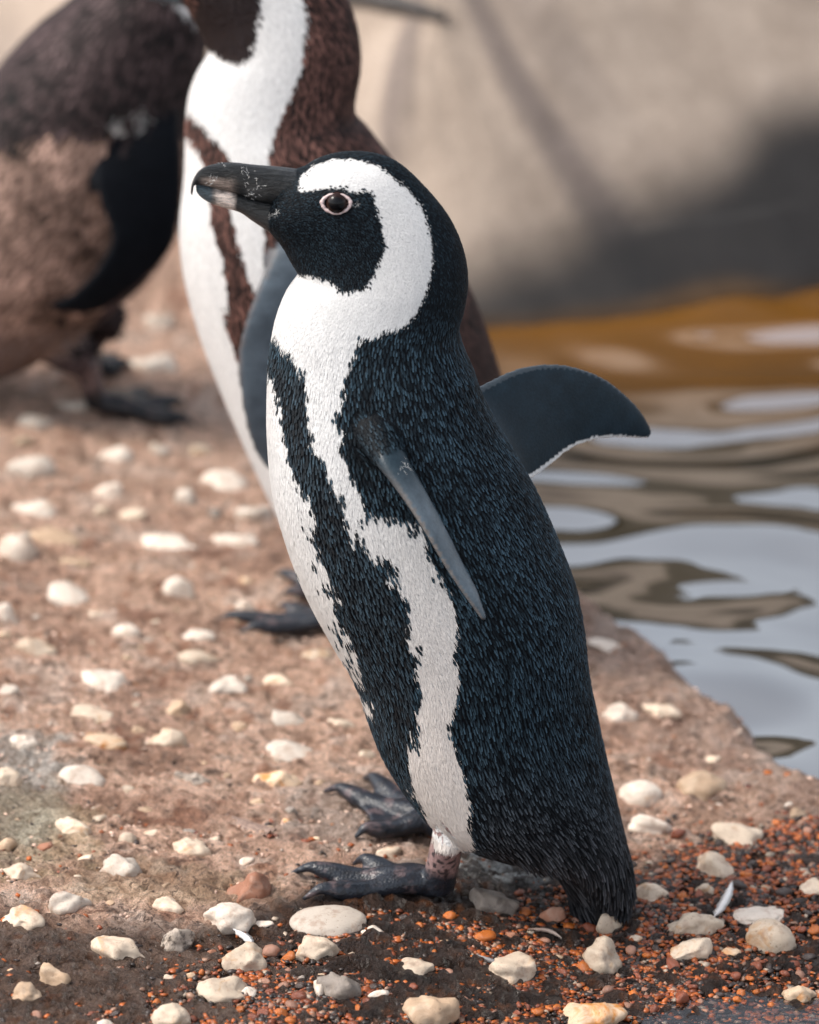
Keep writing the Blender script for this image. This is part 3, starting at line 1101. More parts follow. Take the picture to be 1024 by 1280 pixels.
def eye_pair(parent, loc, V, F, centre_px, Y0, rad, seed=1):
    bv = BVHTree.FromPolygons([tuple(v) for v in V], [tuple(f) for f in F])
    for side in (-1, 1):
        if side < 0:
            d = Vector(ray(*centre_px)).normalized()
            hit, nrm, _, _ = bv.ray_cast(Vector(CAM), d)
            first = hit.copy()
        else:
            hit, nrm, _, _ = bv.ray_cast(Vector((first.x, Y0 + 0.3, first.z)), Vector((0, -1, 0)))
        nrm = (nrm + Vector((0, side * 1.6, 0.0))).normalized()
        c = hit - nrm * rad * 0.24
        # eyeball: local +Z looks outward
        th = np.linspace(0, np.pi, 15)[1:-1]
        ph = np.linspace(0, 2 * np.pi, 24, endpoint=False)
        EV = [(0, 0, rad)]
        for t_ in th:
            for p_ in ph:
                EV.append((rad * math.sin(t_) * math.cos(p_), rad * math.sin(t_) * math.sin(p_), rad * math.cos(t_)))
        EV.append((0, 0, -rad))
        EF = []
        for j in range(24):
            EF.append((0, 1 + j, 1 + (j + 1) % 24))
            EF.append((len(EV) - 1, 1 + 12 * 24 + (j + 1) % 24, 1 + 12 * 24 + j))
        for i in range(12):
            for j in range(24):
                a, b = 1 + i * 24 + j, 1 + i * 24 + (j + 1) % 24
                EF.append((a, a + 24, b + 24, b))
        eye = link('eye', make_mesh('eye', EV, EF, M['eye']), parent)
        eye.rotation_mode = 'QUATERNION'
        # local x horizontal
        zax = nrm
        xax = Vector((0, 0, 1)).cross(zax).normalized()
        yax = zax.cross(xax)
        from mathutils import Matrix
        q = Matrix((xax, yax, zax)).transposed().to_quaternion()
        eye.rotation_quaternion = q
        eye.location = c - Vector(loc)
        # fleshy ring
        n1, n2 = 96, 12
        RV, RF = [], []
        for i in range(n1):
            a = 2 * math.pi * i / n1
            ex, ey = 1.20 * rad * (1 + 0.10 * max(0, -math.cos(a)) ** 3), 0.86 * rad
            wob = 1 + 0.018 * math.sin(3 * a + seed) + 0.012 * math.sin(7 * a)
            mr = rad * (0.13 - 0.035 * math.sin(a) + 0.02 * math.sin(3 * a) + 0.015 * math.sin(13 * a))
            for j in range(n2):
                b = 2 * math.pi * j / n2
                rr = 1 + mr * math.cos(b) / rad
                RV.append((ex * wob * math.cos(a) * rr, ey * wob * math.sin(a) * rr, rad * 0.30 + mr * 0.8 * math.sin(b)))
        for i in range(n1):
            for j in range(n2):
                RF.append((i * n2 + j, ((i + 1) % n1) * n2 + j, ((i + 1) % n1) * n2 + (j + 1) % n2, i * n2 + (j + 1) % n2))
        link('eyelid_ring', make_mesh('eyelid_ring', RV, RF, M['lid']), eye)


def fluff(name, parent, loc, spots, Y0, V, F, seed, length=0.007, n_each=14, rad=0.00018):
    """wisps of white down stuck on a surface"""
    bv = BVHTree.FromPolygons([tuple(v) for v in V], [tuple(f) for f in F])
    rng = random.Random(seed)
    VV, FF = [], []
    for (px, py, rpx) in spots:
        for _ in range(n_each):
            h, n, _, _ = bv.ray_cast(Vector(CAM), Vector(ray(px + rng.gauss(0, rpx), py + rng.gauss(0, rpx))).normalized())
            if h is None:
                continue
            d = Vector((rng.gauss(0, 1), rng.gauss(0, 1), rng.gauss(0, 1)))
            d = (d - n * d.dot(n) * 0.75).normalized()
            bend = Vector((rng.gauss(0, 1), rng.gauss(0, 1), rng.gauss(0, 1))) * 0.5
            L = length * rng.uniform(0.4, 1.2)
            pts = [h + n * 0.0003 + (d * t_ + bend * t_ * t_ * 0.5) * L for t_ in (0, 0.33, 0.66, 1)]
            sd_ = d.cross(n).normalized() * rad
            up = n * rad
            b0 = len(VV)
            for i_, p in enumerate(pts):
                k_ = 1 - 0.7 * i_ / 3
                VV += [p + sd_ * k_, p - sd_ * k_ * 0.5 + up * k_ * 0.87, p - sd_ * k_ * 0.5 - up * k_ * 0.87]
            for i_ in range(3):
                for j in range(3):
                    a = b0 + i_ * 3 + j
                    b = b0 + i_ * 3 + (j + 1) % 3
                    FF.append((a, b, b + 3, a + 3))
    if not FF:
        return
    o = link(name, make_mesh(name, np.array([tuple(v) for v in VV]) - loc, FF, M['down']), parent)
    tag(o, kind='stuff')
    return o


def bird(name, label, spec):
    Y0 = spec['Y']
    s = px_size(at(512, 640, Y0))
    C, A, B = body_rings(spec['rings'], Y0, 5)
    parts, ids, src = [], [], []
    bodyv, bodyf = tube_mesh(C, A, B, 36, spec.get('expo', 0.94))
    parts.append((bodyv, bodyf))
    T = -np.gradient(C, axis=0)
    T /= np.linalg.norm(T, axis=1)[:, None] + 1e-9
    fl = np.vstack([np.repeat(T, 36, axis=0), T[0], T[-1]])
    pts, pid, pflow, pch = [bodyv], [np.zeros(len(bodyv), int)], [fl], [np.zeros(len(bodyv))]
    for (lo, hi, r0, r1, dY) in spec.get('thighs', []):
        a, b = at(*lo, Y0 + dY * 0.7), at(*hi, Y0 + dY * 1.1)
        v, f = tube_mesh(*path_tube([a, a * 0.5 + b * 0.5, b], [r0 * s, (r0 * 0.4 + r1 * 0.6) * s, r1 * s], 5, 20), seg=20)
        parts.append((v, f))
        pts.append(v); pid.append(np.zeros(len(v), int))
        dd = (b - a) / np.linalg.norm(b - a)
        pflow.append(np.repeat(dd[None], len(v), 0)); pch.append(np.zeros(len(v)))
    for k_, fp in enumerate(spec['flippers']):
        c_, a_, b_ = blade(fp, 5)
        v, f = tube_mesh(c_, a_, b_, 20)
        parts.append((v, f))
        # dense samples for the nearest-part lookup; chord 1 = leading edge, -1 = trailing edge
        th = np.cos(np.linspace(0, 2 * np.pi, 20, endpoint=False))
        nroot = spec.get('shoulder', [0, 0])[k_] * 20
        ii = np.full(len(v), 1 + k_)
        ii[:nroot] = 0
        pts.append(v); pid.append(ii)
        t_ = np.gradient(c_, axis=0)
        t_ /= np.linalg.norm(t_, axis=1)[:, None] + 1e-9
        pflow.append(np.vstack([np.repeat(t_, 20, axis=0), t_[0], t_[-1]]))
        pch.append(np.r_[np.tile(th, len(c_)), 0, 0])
    for ft in spec['feet']:
        for v, f in foot_parts(*ft, s, **spec.get('foot_kw', {})):
            parts.append((v, f))
            pts.append(v); pid.append(np.full(len(v), 9))
            pflow.append(np.tile([0, 0, -1.0], (len(v), 1))); pch.append(np.zeros(len(v)))
    V, F = remesh(parts, spec['voxel'], spec.get('smooth', 2))
    pts, pid, pflow, pch = np.vstack(pts), np.concatenate(pid), np.vstack(pflow), np.concatenate(pch)
    kd = kdtree.KDTree(len(pts))
    for i, p in enumerate(pts):
        kd.insert(p, i)
    kd.balance()
    near = np.array([kd.find(v)[1] for v in V])
    comp, flow, chord = pid[near], pflow[near], pch[near]
    N, area = vert_normals(V, F)
    if 'flow_fix' in spec:
        flow = spec['flow_fix'](V, flow)
    base = np.array([C[:, 0].mean(), Y0, gz1(C[:, 0].mean(), Y0)])
    root = link(name, None)
    root.location = base
    tag(root, label, 'penguin')
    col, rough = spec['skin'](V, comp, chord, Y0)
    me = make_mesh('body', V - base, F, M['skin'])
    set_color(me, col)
    set_float(me, rough, 'Rough')
    set_float(me, np.where(comp == 0, 0.12, np.where(comp == 9, 0.35, spec.get('flip_spec', 0.2))), 'Spec')
    set_float(me, np.where(comp == 9, 0.38, np.where(comp == 0, 0.4, 0.12)), 'Relief')
    link('body', me, root)
    FV, FFc, FC = feathers(V, F, N, area, flow, spec, Y0, comp == 0, 3, False)
    if spec['white_count']:
        V2, F2, C2 = feathers(V, F, N, area, flow, spec, Y0, comp == 0, 4, True)
        FV, FFc, FC = np.vstack([FV, V2]), np.vstack([FFc, F2 + len(FV)]), np.vstack([FC, C2])
    fm = make_mesh('plumage', FV - base, FFc, M['feather'])
    set_color(fm, FC)
    tag(link('plumage', fm, root), kind='stuff')
    return root, base, V, F


def jag(P, u, v, amp, seed):
    Q = P * np.array([1.0, 1.0, 0.55])
    a = fbm(Q, 150, 3, seed, 0.7) * amp
    b = fbm(Q, 150, 3, seed + 50, 0.7) * amp
    return u + a, v + b


# ---- the sharp penguin in front
MAIN_WHITE = [(372, 238), (373, 226), (376, 220), (392, 208), (415, 200), (439, 200), (466, 206), (490, 220), (513, 240), (532, 271), (540, 299), (538, 334),
              (532, 365), (521, 389), (509, 404), (474, 416), (447, 424), (444, 443), (431, 470), (425, 494), (418, 520), (428, 542),
              (421, 560), (441, 596), (457, 628), (468, 645), (495, 646), (511, 655), (530, 676), (543, 708), (557, 741), (569, 778), (566, 810),
              (570, 837), (569, 864), (562, 894), (562, 928), (578, 962), (582, 1001), (584, 1035), (584, 1075), (530, 1080), (527, 1010),
              (512, 986), (511, 957), (513, 928), (516, 894), (520, 864), (516, 837), (516, 805), (511, 773), (500, 741), (489, 714), (468, 692),
              (447, 671), (436, 639), (414, 596), (393, 558), (385, 510), (382, 472), (376, 455), (364, 440), (352, 430), (341, 421), (322, 420),
              (325, 345), (372, 342), (396, 346), (415, 354), (431, 365), (454, 361), (468, 342), (477, 322), (481, 305), (476, 283), (470, 260),
              (466, 240), (454, 236), (441, 243), (430, 236), (404, 235), (392, 237), (382, 241)]
MAIN_BELLY = [(320, 462), (337, 462), (343, 480), (347, 494), (355, 547), (369, 601), (382, 628), (390, 665), (403, 708), (411, 746), (414, 773), (428, 805),
              (441, 837), (449, 858), (456, 885), (440, 900), (300, 700)]
DK0 = np.array([0.0022, 0.0036, 0.0056])
DK1 = np.array([0.050, 0.090, 0.122])
WHT = np.array([0.77, 0.76, 0.745])


def main_class(P, Y0, amp=7):
    u, v = mirrored_uv(P, Y0)
    uj, vj = jag(P, u, v, amp, 200)
    fl_ = sstep((v - 590) / 60) * sstep((960 - v) / 60) * sstep((560 - u) / 40)
    uj = uj + fl_ * 24 * fbm(P * np.array([1, 1, 0.4]), 170, 2, 260, 0.9)
    # the border is calmer on the head than on the flank
    hd = sstep((430 - v) / 60)
    uj, vj = uj * (1 - 0.5 * hd) + u * 0.5 * hd, vj * (1 - 0.5 * hd) + v * 0.5 * hd
    wh = in_poly(uj, vj, MAIN_WHITE) | in_poly(uj, vj, MAIN_BELLY)
    return wh, u, v


def flipper_colours(V, comp, chord, k_, top, edge, lead, c):
    m = comp == k_
    n = fbm(V[m], 90, 3, 77)
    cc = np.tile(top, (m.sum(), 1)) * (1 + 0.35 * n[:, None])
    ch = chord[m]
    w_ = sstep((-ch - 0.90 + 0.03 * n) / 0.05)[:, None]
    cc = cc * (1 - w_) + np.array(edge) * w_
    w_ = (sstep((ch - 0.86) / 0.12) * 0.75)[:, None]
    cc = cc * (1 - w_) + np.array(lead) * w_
    c[m] = cc


def spec_leg(P):
    return ground_base(P[:, 0], P[:, 1]) + 0.027


def feet_colours(V, comp, c, rough, pink=1.0):
    m = comp == 9
    n = fbm(V[m] * [1, 1, 1.4], 110, 3, 140)
    n2 = vnoise(V[m] * [1, 1, 1.0], 330, 141)
    z = V[m][:, 2]
    legk = sstep((z - spec_leg(V[m])) / 0.012)
    k = (sstep((n - 0.08) / 0.45) * 0.26 * (1 - legk) + legk * 0.95)[:, None]
    cc = np.tile([0.018, 0.022, 0.030], (m.sum(), 1)) * (1 - k) + np.array([0.30, 0.195, 0.185]) * k
    sp = sstep((n2 - 0.22) / 0.2)[:, None] * 0.9
    cc = cc * (1 - sp) + np.array([0.015, 0.016, 0.02]) * sp
    c[m] = cc * (0.25 + 0.75 * pink)
    rough[m] = 0.30


def main_skin(V, comp, chord, Y0):
    wh, u, v = main_class(V, Y0)
    c = np.where(wh[:, None], WHT * 0.85, DK0)
    rough = np.full(len(V), 0.6)
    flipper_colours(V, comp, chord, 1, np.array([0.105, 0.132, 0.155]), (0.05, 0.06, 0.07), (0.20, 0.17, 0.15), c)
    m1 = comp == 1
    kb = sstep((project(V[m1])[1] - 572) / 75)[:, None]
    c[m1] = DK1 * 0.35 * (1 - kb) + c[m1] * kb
    flipper_colours(V, comp, chord, 2, np.array([0.009, 0.020, 0.030]), (0.78, 0.77, 0.76), (0.07, 0.085, 0.10), c)
    rough[(comp == 1) | (comp == 2)] = 0.36
    feet_colours(V, comp, c, rough)
    return c, rough


def main_fcol(P, rng, Y0):
    n = len(P)
    wh, u, v = main_class(P + rng.normal(0, 0.0010, (n, 3)) * np.array([1, 0.3, 1.6]), Y0)
    fleck = (vnoise(P * np.array([1, 1, 0.7]), 95, 280) > 0.86) & (v > 470) & (v < 860) & (rng.random(n) < 0.5)
    wh = wh & ~fleck
    r = rng.random((n, 1))
    lum = 0.20 + 1.3 * r ** 2.0 + 0.30 * fbm(P, 28, 2, 295)[:, None]
    lum = np.clip(lum, 0.08, 2)
    c1 = DK1 * lum
    low = sstep((v - 900) / 180)[:, None] * sstep((u - 560) / 60)[:, None]
    c1 = c1 * (1 - low) + np.array([0.085, 0.090, 0.100]) * lum * low
    hd = sstep((430 - v) / 50)[:, None]
    c1 = c1 * (1 - 0.62 * hd)
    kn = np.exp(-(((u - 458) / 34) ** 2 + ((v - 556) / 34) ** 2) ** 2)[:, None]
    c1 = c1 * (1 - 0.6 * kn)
    # faded brownish patch low on the flank band
    c0 = np.tile(DK0, (n, 1))
    band = (in_poly(u, v, [(340, 440), (380, 470), (420, 600), (470, 700), (516, 800), (512, 1000), (450, 860), (400, 700), (350, 550)]))[:, None]
    c1 = np.where(band, c1 * 0.8 + np.array([0.016, 0.013, 0.011]), c1)
    wc = WHT * (0.86 + 0.2 * rng.random((n, 1)) + 0.05 * fbm(P, 60, 3, 290)[:, None])
    warm = sstep((v - 560) / 400)[:, None]
    wc = wc * (1 - 0.10 * warm * np.array([0.3, 1.0, 1.5]))
    c0 = np.where(wh[:, None], wc * 0.97, c0)
    c1 = np.where(wh[:, None], wc, c1)
    return c0, c1, wh


def main_size(P, Y0):
    wh, u, v = main_class(P, Y0, 4)
    hd = sstep((450 - v) / 70)
    face = sstep((430 - u) / 60) * hd
    low = sstep((v - 640) / 300)
    tail = sstep((v - 1030) / 70) * (u > 640)
    L = 0.0074 * (1 - hd) + 0.0034 * hd + 0.0018 * low
    W = 0.0025 * (1 - hd) + 0.0015 * hd
    L = L * (1 - 0.15 * face) * (1 + 2.0 * tail)
    W = W * (1 + 0.3 * tail)
    lift = 0.0009 * (1 - hd) + 0.00045 * hd + 0.0016 * tail
    gap = 0.0024 * (1 - hd) + 0.0014 * hd
    eye = ((u - 421) / 18) ** 2 + ((v - 254) / 16) ** 2 < 1
    dens = np.where(eye, 0.0, 1.0)
    u2, v2 = u, v
    wide = wh | main_class(P + np.array([0.006, 0, 0]), Y0, 4)[0] | main_class(P - np.array([0.006, 0, 0]), Y0, 4)[0]
    return L, W, lift, gap, wide.astype(float), dens * (1 + 1.2 * hd)


def tail_flow(V, flow):
    u, v = project(np.column_stack([V[:, 0], np.zeros(len(V)), V[:, 2]]))
    k = (sstep((v - 980) / 90) * sstep((u - 600) / 60))[:, None]
    return flow * (1 - k) + np.array([0.16, 0, -1.0]) * k


MAIN = dict(
    Y=0.0, voxel=0.0017, smooth=4, white_count=120000,
    rings=[(784, 1132, 742, 1143, 22), (789, 1108, 716, 1132, 44), (788, 1080, 700, 1095, 66), (780, 1042, 668, 1060, 92), (770, 1000, 600, 1050, 112), (757, 945, 548, 1030, 124),
           (746, 893, 510, 990, 130), (736, 842, 478, 940, 134), (730, 788, 458, 890, 137), (720, 737, 440, 842, 139), (702, 688, 412, 795, 140),
           (678, 632, 380, 735, 139), (653, 585, 356, 672, 136), (626, 540, 340, 610, 130), (604, 498, 334, 545, 120), (591, 463, 334, 488, 108),
           (580, 436, 337, 442, 97), (574, 411, 344, 400, 88), (580, 388, 357, 366, 80), (585, 355, 372, 343, 73), (581, 318, 368, 333, 68),
           (565, 278, 363, 325, 64), (538, 242, 358, 316, 61), (500, 206, 354, 309, 58), (465, 193, 349, 302, 55), (430, 192, 343, 295, 50), (400, 199, 337, 288, 42), (380, 210, 330, 281, 32), (364, 214, 330, 272, 24), (352, 222, 336, 262, 14)],
    thighs=[((600, 900), (564, 1058), 68, 18, -0.037), ((600, 900), (557, 1020), 68, 18, 0.043)],
    flippers=[
        [(405, 500, -0.02, 470, 462, -0.01, 0.030), (426, 528, -0.052, 484, 500, -0.045, 0.030), (450, 556, -0.082, 500, 540, -0.070, 0.026), (474, 580, -0.108, 510, 578, -0.090, 0.018), (500, 615, -0.124, 534, 620, -0.102, 0.0115),
         (528, 658, -0.134, 559, 666, -0.110, 0.0085), (554, 702, -0.140, 582, 713, -0.117, 0.0075), (575, 735, -0.142, 596, 738, -0.124, 0.0065),
         (591, 757, -0.142, 602, 758, -0.132, 0.006), (604, 775, -0.141, 608, 775, -0.137, 0.005)],
        [(545, 505, 0.04, 600, 590, 0.05, 0.022), (572, 495, 0.06, 640, 602, 0.062, 0.018), (600, 481, 0.082, 663, 600, 0.078, 0.013), (640, 462, 0.10, 690, 581, 0.096, 0.0115),
         (680, 454, 0.115, 714, 562, 0.112, 0.0105), (720, 458, 0.128, 744, 551, 0.126, 0.0095), (760, 475, 0.14, 774, 548, 0.138, 0.0085), (795, 506, 0.15, 801, 549, 0.149, 0.007), (812, 532, 0.155, 813, 547, 0.155, 0.005)],
    ],
    feet=[((540, 1122), at(569, 1012, -0.044), [(383, 1129), (368, 1098), (444, 1086)]),
          ((545, 1046), at(560, 985, 0.05), [(446, 1052), (409, 995), (456, 980)])],
    shoulder=[14, 0], flow_fix=tail_flow, skin=main_skin, feather_col=main_fcol, size=main_size)

pen, pbase, PV, PF = bird('penguin', 'black and white penguin standing on wet gravel with one flipper spread behind', MAIN)


def up_cols(u, v):
    c = np.tile([0.011, 0.013, 0.015], (len(u), 1))
    k = (sstep((302 - u) / 22) * sstep((u - 246) / 18) * sstep((v - 217) / 6) * 0.85)[:, None]
    c = c * (1 - k) + np.array([0.42, 0.33, 0.28]) * k
    k = (sstep((u - 300) / 20) * sstep((345 - u) / 30) * sstep((v - 222) / 10) * 0.25)[:, None]
    c = c * (1 - k) + np.array([0.25, 0.25, 0.25]) * k
    return c


def lo_cols(u, v):
    c = np.tile([0.016, 0.018, 0.020], (len(u), 1))
    k = (sstep((u - 262) / 14) * sstep((297 - u) / 7))[:, None] * 0.95
    c = c * (1 - k) + np.array([0.66, 0.56, 0.50]) * k
    k = (sstep((272 - u) / 12))[:, None] * 0.9
    c = c * (1 - k) + np.array([0.075, 0.105, 0.125]) * k
    return c


beak = link('beak', None, pen)
up = mandible([(398, 214, 385, 262, 32), (372, 212, 368, 260, 29), (350, 209, 348, 256, 24), (318, 206, 318, 249, 18), (290, 203, 291, 240, 14), (268, 205, 265, 234, 11.5), (252, 211, 250, 231, 9), (244, 220, 243, 232, 7), (239.5, 231, 241.5, 238, 4), (238.5, 241, 240.5, 244, 1.5)],
              0.0, up_cols, 'upper_mandible', beak, pbase)
lo = mandible([(385, 250, 352, 300, 32), (352, 252, 338, 290, 26), (322, 249, 315, 275, 18), (302, 243, 300, 265, 13), (280, 237, 279, 259, 11), (262, 232.5, 261, 252.5, 8.5), (250, 230.5, 251, 246, 6), (245, 231, 246, 240, 3)],
              0.0, lo_cols, 'lower_mandible', beak, pbase)
eye_pair(pen, pbase, PV, PF, (421, 254), 0.0, 0.0088)
UV_ = np.array([v.co for v in up.data.vertices]) + pbase
UF_ = [tuple(p.vertices) for p in up.data.polygons]
fluff('down_wisps', beak, pbase, [(308, 219, 5), (318, 233, 6), (314, 244, 5), (277, 203, 3), (266, 225, 4)], 0.0, UV_, UF_, 5, 0.0036, 14, 0.00020)
fluff('down_tuft', pen, pbase, [(505, 583, 5), (345, 268, 2), (336, 270, 1.5), (445, 258, 2)], 0.0, PV, PF, 6, 0.004, 12)

# ---- the penguin close behind it, facing the same way
MID_Y = float(on_ground(420, 790)[1]) + 0.05
MID_WHITE = [(262, 64), (280, 78), (300, 80), (315, 62), (322, 20), (318, -20), (300, -40), (265, -45), (262, -58), (300, -66), (345, -50), (370, -20),
             (378, 0), (382, 40), (378, 80), (370, 110), (355, 140), (342, 168), (335, 200), (330, 240), (330, 290), (335, 330), (330, 362), (318, 362),
             (305, 330), (292, 290), (286, 250), (290, 212), (285, 190), (262, 165), (245, 146), (215, 136), (215, 70)]
MID_BELLY = [(215, 166), (233, 166), (253, 195), (262, 240), (262, 270), (275, 320), (284, 360), (280, 400), (289, 430), (300, 470), (318, 520), (345, 600), (390, 700), (440, 760), (400, 790), (200, 500)]
BR0 = np.array([0.020, 0.013, 0.012])
BR1 = np.array([0.115, 0.056, 0.045])


def mid_class(P, Y0):
    u, v = mirrored_uv(P, Y0)
    uj, vj = jag(P, u, v, 6, 300)
    wh = in_poly(uj, vj, MID_WHITE) | in_poly(uj, vj, MID_BELLY)
    return wh, u, v


def mid_skin(V, comp, chord, Y0):
    wh, u, v = mid_class(V, Y0)
    c = np.where(wh[:, None], WHT * 0.85, BR0)
    rough = np.full(len(V), 0.65)
    flipper_colours(V, comp, chord, 1, np.array([0.075, 0.095, 0.115]), (0.1, 0.1, 0.1), (0.10, 0.09, 0.09), c)
    flipper_colours(V, comp, chord, 2, np.array([0.02, 0.02, 0.022]), (0.3, 0.3, 0.3), (0.05, 0.05, 0.05), c)
    rough[(comp == 1) | (comp == 2)] = 0.42
    feet_colours(V, comp, c, rough)
    return c, rough


def mid_fcol(P, rng, Y0):
    wh, u, v = mid_class(P, Y0)
    n = len(P)
    blot = fbm(P, 55, 3, 310)[:, None]
    c1 = BR1 * (0.5 + 1.2 * rng.random((n, 1)) + 0.8 * blot)
    dk = (sstep((u - 560) / 40))[:, None]
    face = in_poly(u, v, [(240, 90), (325, 90), (325, -30), (240, -60)])[:, None]
    c1 = np.where(face, np.array([0.02, 0.015, 0.016]), c1) * (1 - 0.6 * dk)
    c0 = np.tile(BR0, (n, 1)) * 0.6 + 0.4 * np.clip(c1, 0.005, 1)
    wc = WHT * (0.92 + 0.1 * rng.random((n, 1)))
    return np.where(wh[:, None], wc, c0), np.where(wh[:, None], wc, np.clip(c1, 0.005, 1)), wh


def bg_size(P, Y0):
    n = len(P)
    return np.full(n, 0.0090), np.full(n, 0.0036), np.full(n, 0.0007), np.full(n, 0.0034), np.ones(n), np.ones(n)


MID = dict(
    Y=MID_Y, voxel=0.0032, smooth=3, white_count=60000, tousle=0.15, foot_kw=dict(toe_r=0.0092),
    rings=[(660, 806, 632, 815, 20), (668, 780, 600, 806, 50), (668, 735, 540, 798, 85), (664, 690, 470, 782, 115), (660, 635, 425, 745, 135), (655, 580, 385, 700, 146), (646, 530, 347, 640, 150),
           (630, 482, 312, 568, 150), (612, 425, 280, 495, 147), (590, 368, 250, 418, 141), (560, 308, 230, 345, 134), (525, 248, 224, 283, 124),
           (490, 202, 229, 228, 112), (463, 166, 231, 182, 100), (444, 143, 232, 150, 90), (446, 115, 236, 118, 82), (451, 85, 246, 90, 76), (449, 48, 261, 64, 70),
           (438, 8, 256, 50, 65), (415, -32, 250, 38, 60), (378, -60, 243, 25, 56), (330, -74, 236, 12, 50), (290, -68, 226, 0, 40), (262, -55, 214, -8, 26), (245, -48, 214, -14, 14)],
    thighs=[((500, 690), (470, 760), 50, 30, -0.05), ((520, 690), (500, 750), 50, 30, 0.05)],
    flippers=[
        [(352, 285, MID_Y - 0.06, 440, 290, MID_Y - 0.05, 0.03), (338, 318, MID_Y - 0.10, 425, 320, MID_Y - 0.085, 0.022), (312, 382, MID_Y - 0.125, 408, 390, MID_Y - 0.105, 0.015), (298, 432, MID_Y - 0.13, 395, 440, MID_Y - 0.115, 0.013),
         (298, 485, MID_Y - 0.135, 385, 495, MID_Y - 0.12, 0.012), (306, 532, MID_Y - 0.135, 375, 540, MID_Y - 0.12, 0.011), (319, 566, MID_Y - 0.13, 362, 572, MID_Y - 0.12, 0.010), (335, 588, MID_Y - 0.13, 348, 590, MID_Y - 0.125, 0.007)],
        [(520, 320, MID_Y + 0.07, 580, 380, MID_Y + 0.07, 0.02), (560, 400, MID_Y + 0.11, 605, 420, MID_Y + 0.11, 0.013), (590, 470, MID_Y + 0.13, 622, 470, MID_Y + 0.13, 0.011), (610, 520, MID_Y + 0.14, 632, 515, MID_Y + 0.14, 0.008), (628, 545, MID_Y + 0.14, 634, 543, MID_Y + 0.14, 0.006)],
    ],
    feet=[((440, 790), at(478, 745, MID_Y - 0.05), [(300, 798), (270, 782), (345, 768)]),
          ((440, 752), at(490, 735, MID_Y + 0.05), [(352, 752), (343, 726), (368, 708)])],
    skin=mid_skin, feather_col=mid_fcol, size=bg_size)
mid, mbase, MV, MF = bird('penguin', 'brown backed penguin with hanging grey flipper standing close behind the black and white one', MID)
mbk = link('beak', None, mid)
mandible([(258, -50, 250, -18, 24), (235, -48, 228, -14, 20), (200, -46, 195, -14, 15), (165, -42, 163, -16, 11), (145, -34, 145, -18, 7), (136, -24, 138, -14, 3)], MID_Y, up_cols, 'upper_mandible', mbk, mbase, 12, 4)
mandible([(250, -20, 235, 8, 22), (225, -16, 215, 4, 17), (195, -16, 190, 0, 12), (165, -18, 163, -6, 8), (148, -19, 149, -12, 3)], MID_Y, lo_cols, 'lower_mandible', mbk, mbase, 12, 4)
eye_pair(mid, mbase, MV, MF, (306, -18), MID_Y, 0.0085)

# ---- the moulting penguin at the back, facing the other way and leaning forward
LFT_Y = float(on_ground(150, 528)[1]) + 0.05
LFT_PALE = [(-260, 330), (-60, 215), (0, 185), (60, 172), (140, 170), (128, 225), (152, 310), (140, 375), (105, 425), (40, 462), (-60, 490), (-200, 490)]
LFT_WHITE = [(196, -18), (214, -12), (246, 14), (250, 30), (238, 26), (214, 6)]


def lft_vals(P, Y0):
    u, v = mirrored_uv(P, Y0)
    uj, vj = jag(P, u, v, 10, 400)
    return in_poly(uj, vj, LFT_PALE) | in_poly(uj, vj, [(222, 170), (262, 170), (255, 260), (230, 310), (205, 350), (185, 345), (222, 260)]), in_poly(uj, vj, LFT_WHITE), u, v


def lft_skin(V, comp, chord, Y0):
    pale, wh, u, v = lft_vals(V, Y0)
    c = np.where(pale[:, None], np.array([0.14, 0.09, 0.07]), np.array([0.025, 0.018, 0.018]))
    c = np.where(wh[:, None], WHT * 0.8, c)
    rough = np.full(len(V), 0.8)
    flipper_colours(V, comp, chord, 1, np.array([0.003, 0.004, 0.006]), (0.02, 0.018, 0.018), (0.012, 0.014, 0.017), c)
    flipper_colours(V, comp, chord, 2, np.array([0.012, 0.015, 0.02]), (0.10, 0.085, 0.075), (0.02, 0.022, 0.026), c)
    rough[(comp == 1) | (comp == 2)] = 0.75
    feet_colours(V, comp, c, rough, 0.2)
    return c, rough


def lft_fcol(P, rng, Y0):
    pale, wh, u, v = lft_vals(P, Y0)
    n = len(P)
    blot = fbm(P, 34, 3, 410)[:, None]
    dark = np.array([0.050, 0.034, 0.034]) * (0.25 + 1.3 * rng.random((n, 1)) ** 2 + 2.2 * np.clip(blot, -0.12, 1))
    pl = np.array([0.34, 0.225, 0.18]) * (0.45 + 0.7 * rng.random((n, 1)) + 1.3 * blot)
    belly = sstep((v - 395) / 30)[:, None]
    pl = pl * (1 - belly) + np.array([0.16, 0.12, 0.11]) * belly * (0.7 + 0.6 * rng.random((n, 1)))
    c = np.where(pale[:, None], pl, dark)
    c = np.where(wh[:, None], WHT, c)
    c = np.clip(c, 0.006, 0.9)
    return c * 0.7, c * 1.15, wh


def lft_size(P, Y0):
    n = len(P)
    return np.full(n, 0.0120), np.full(n, 0.0052), np.full(n, 0.0008), np.full(n, 0.0050), np.ones(n), np.ones(n)


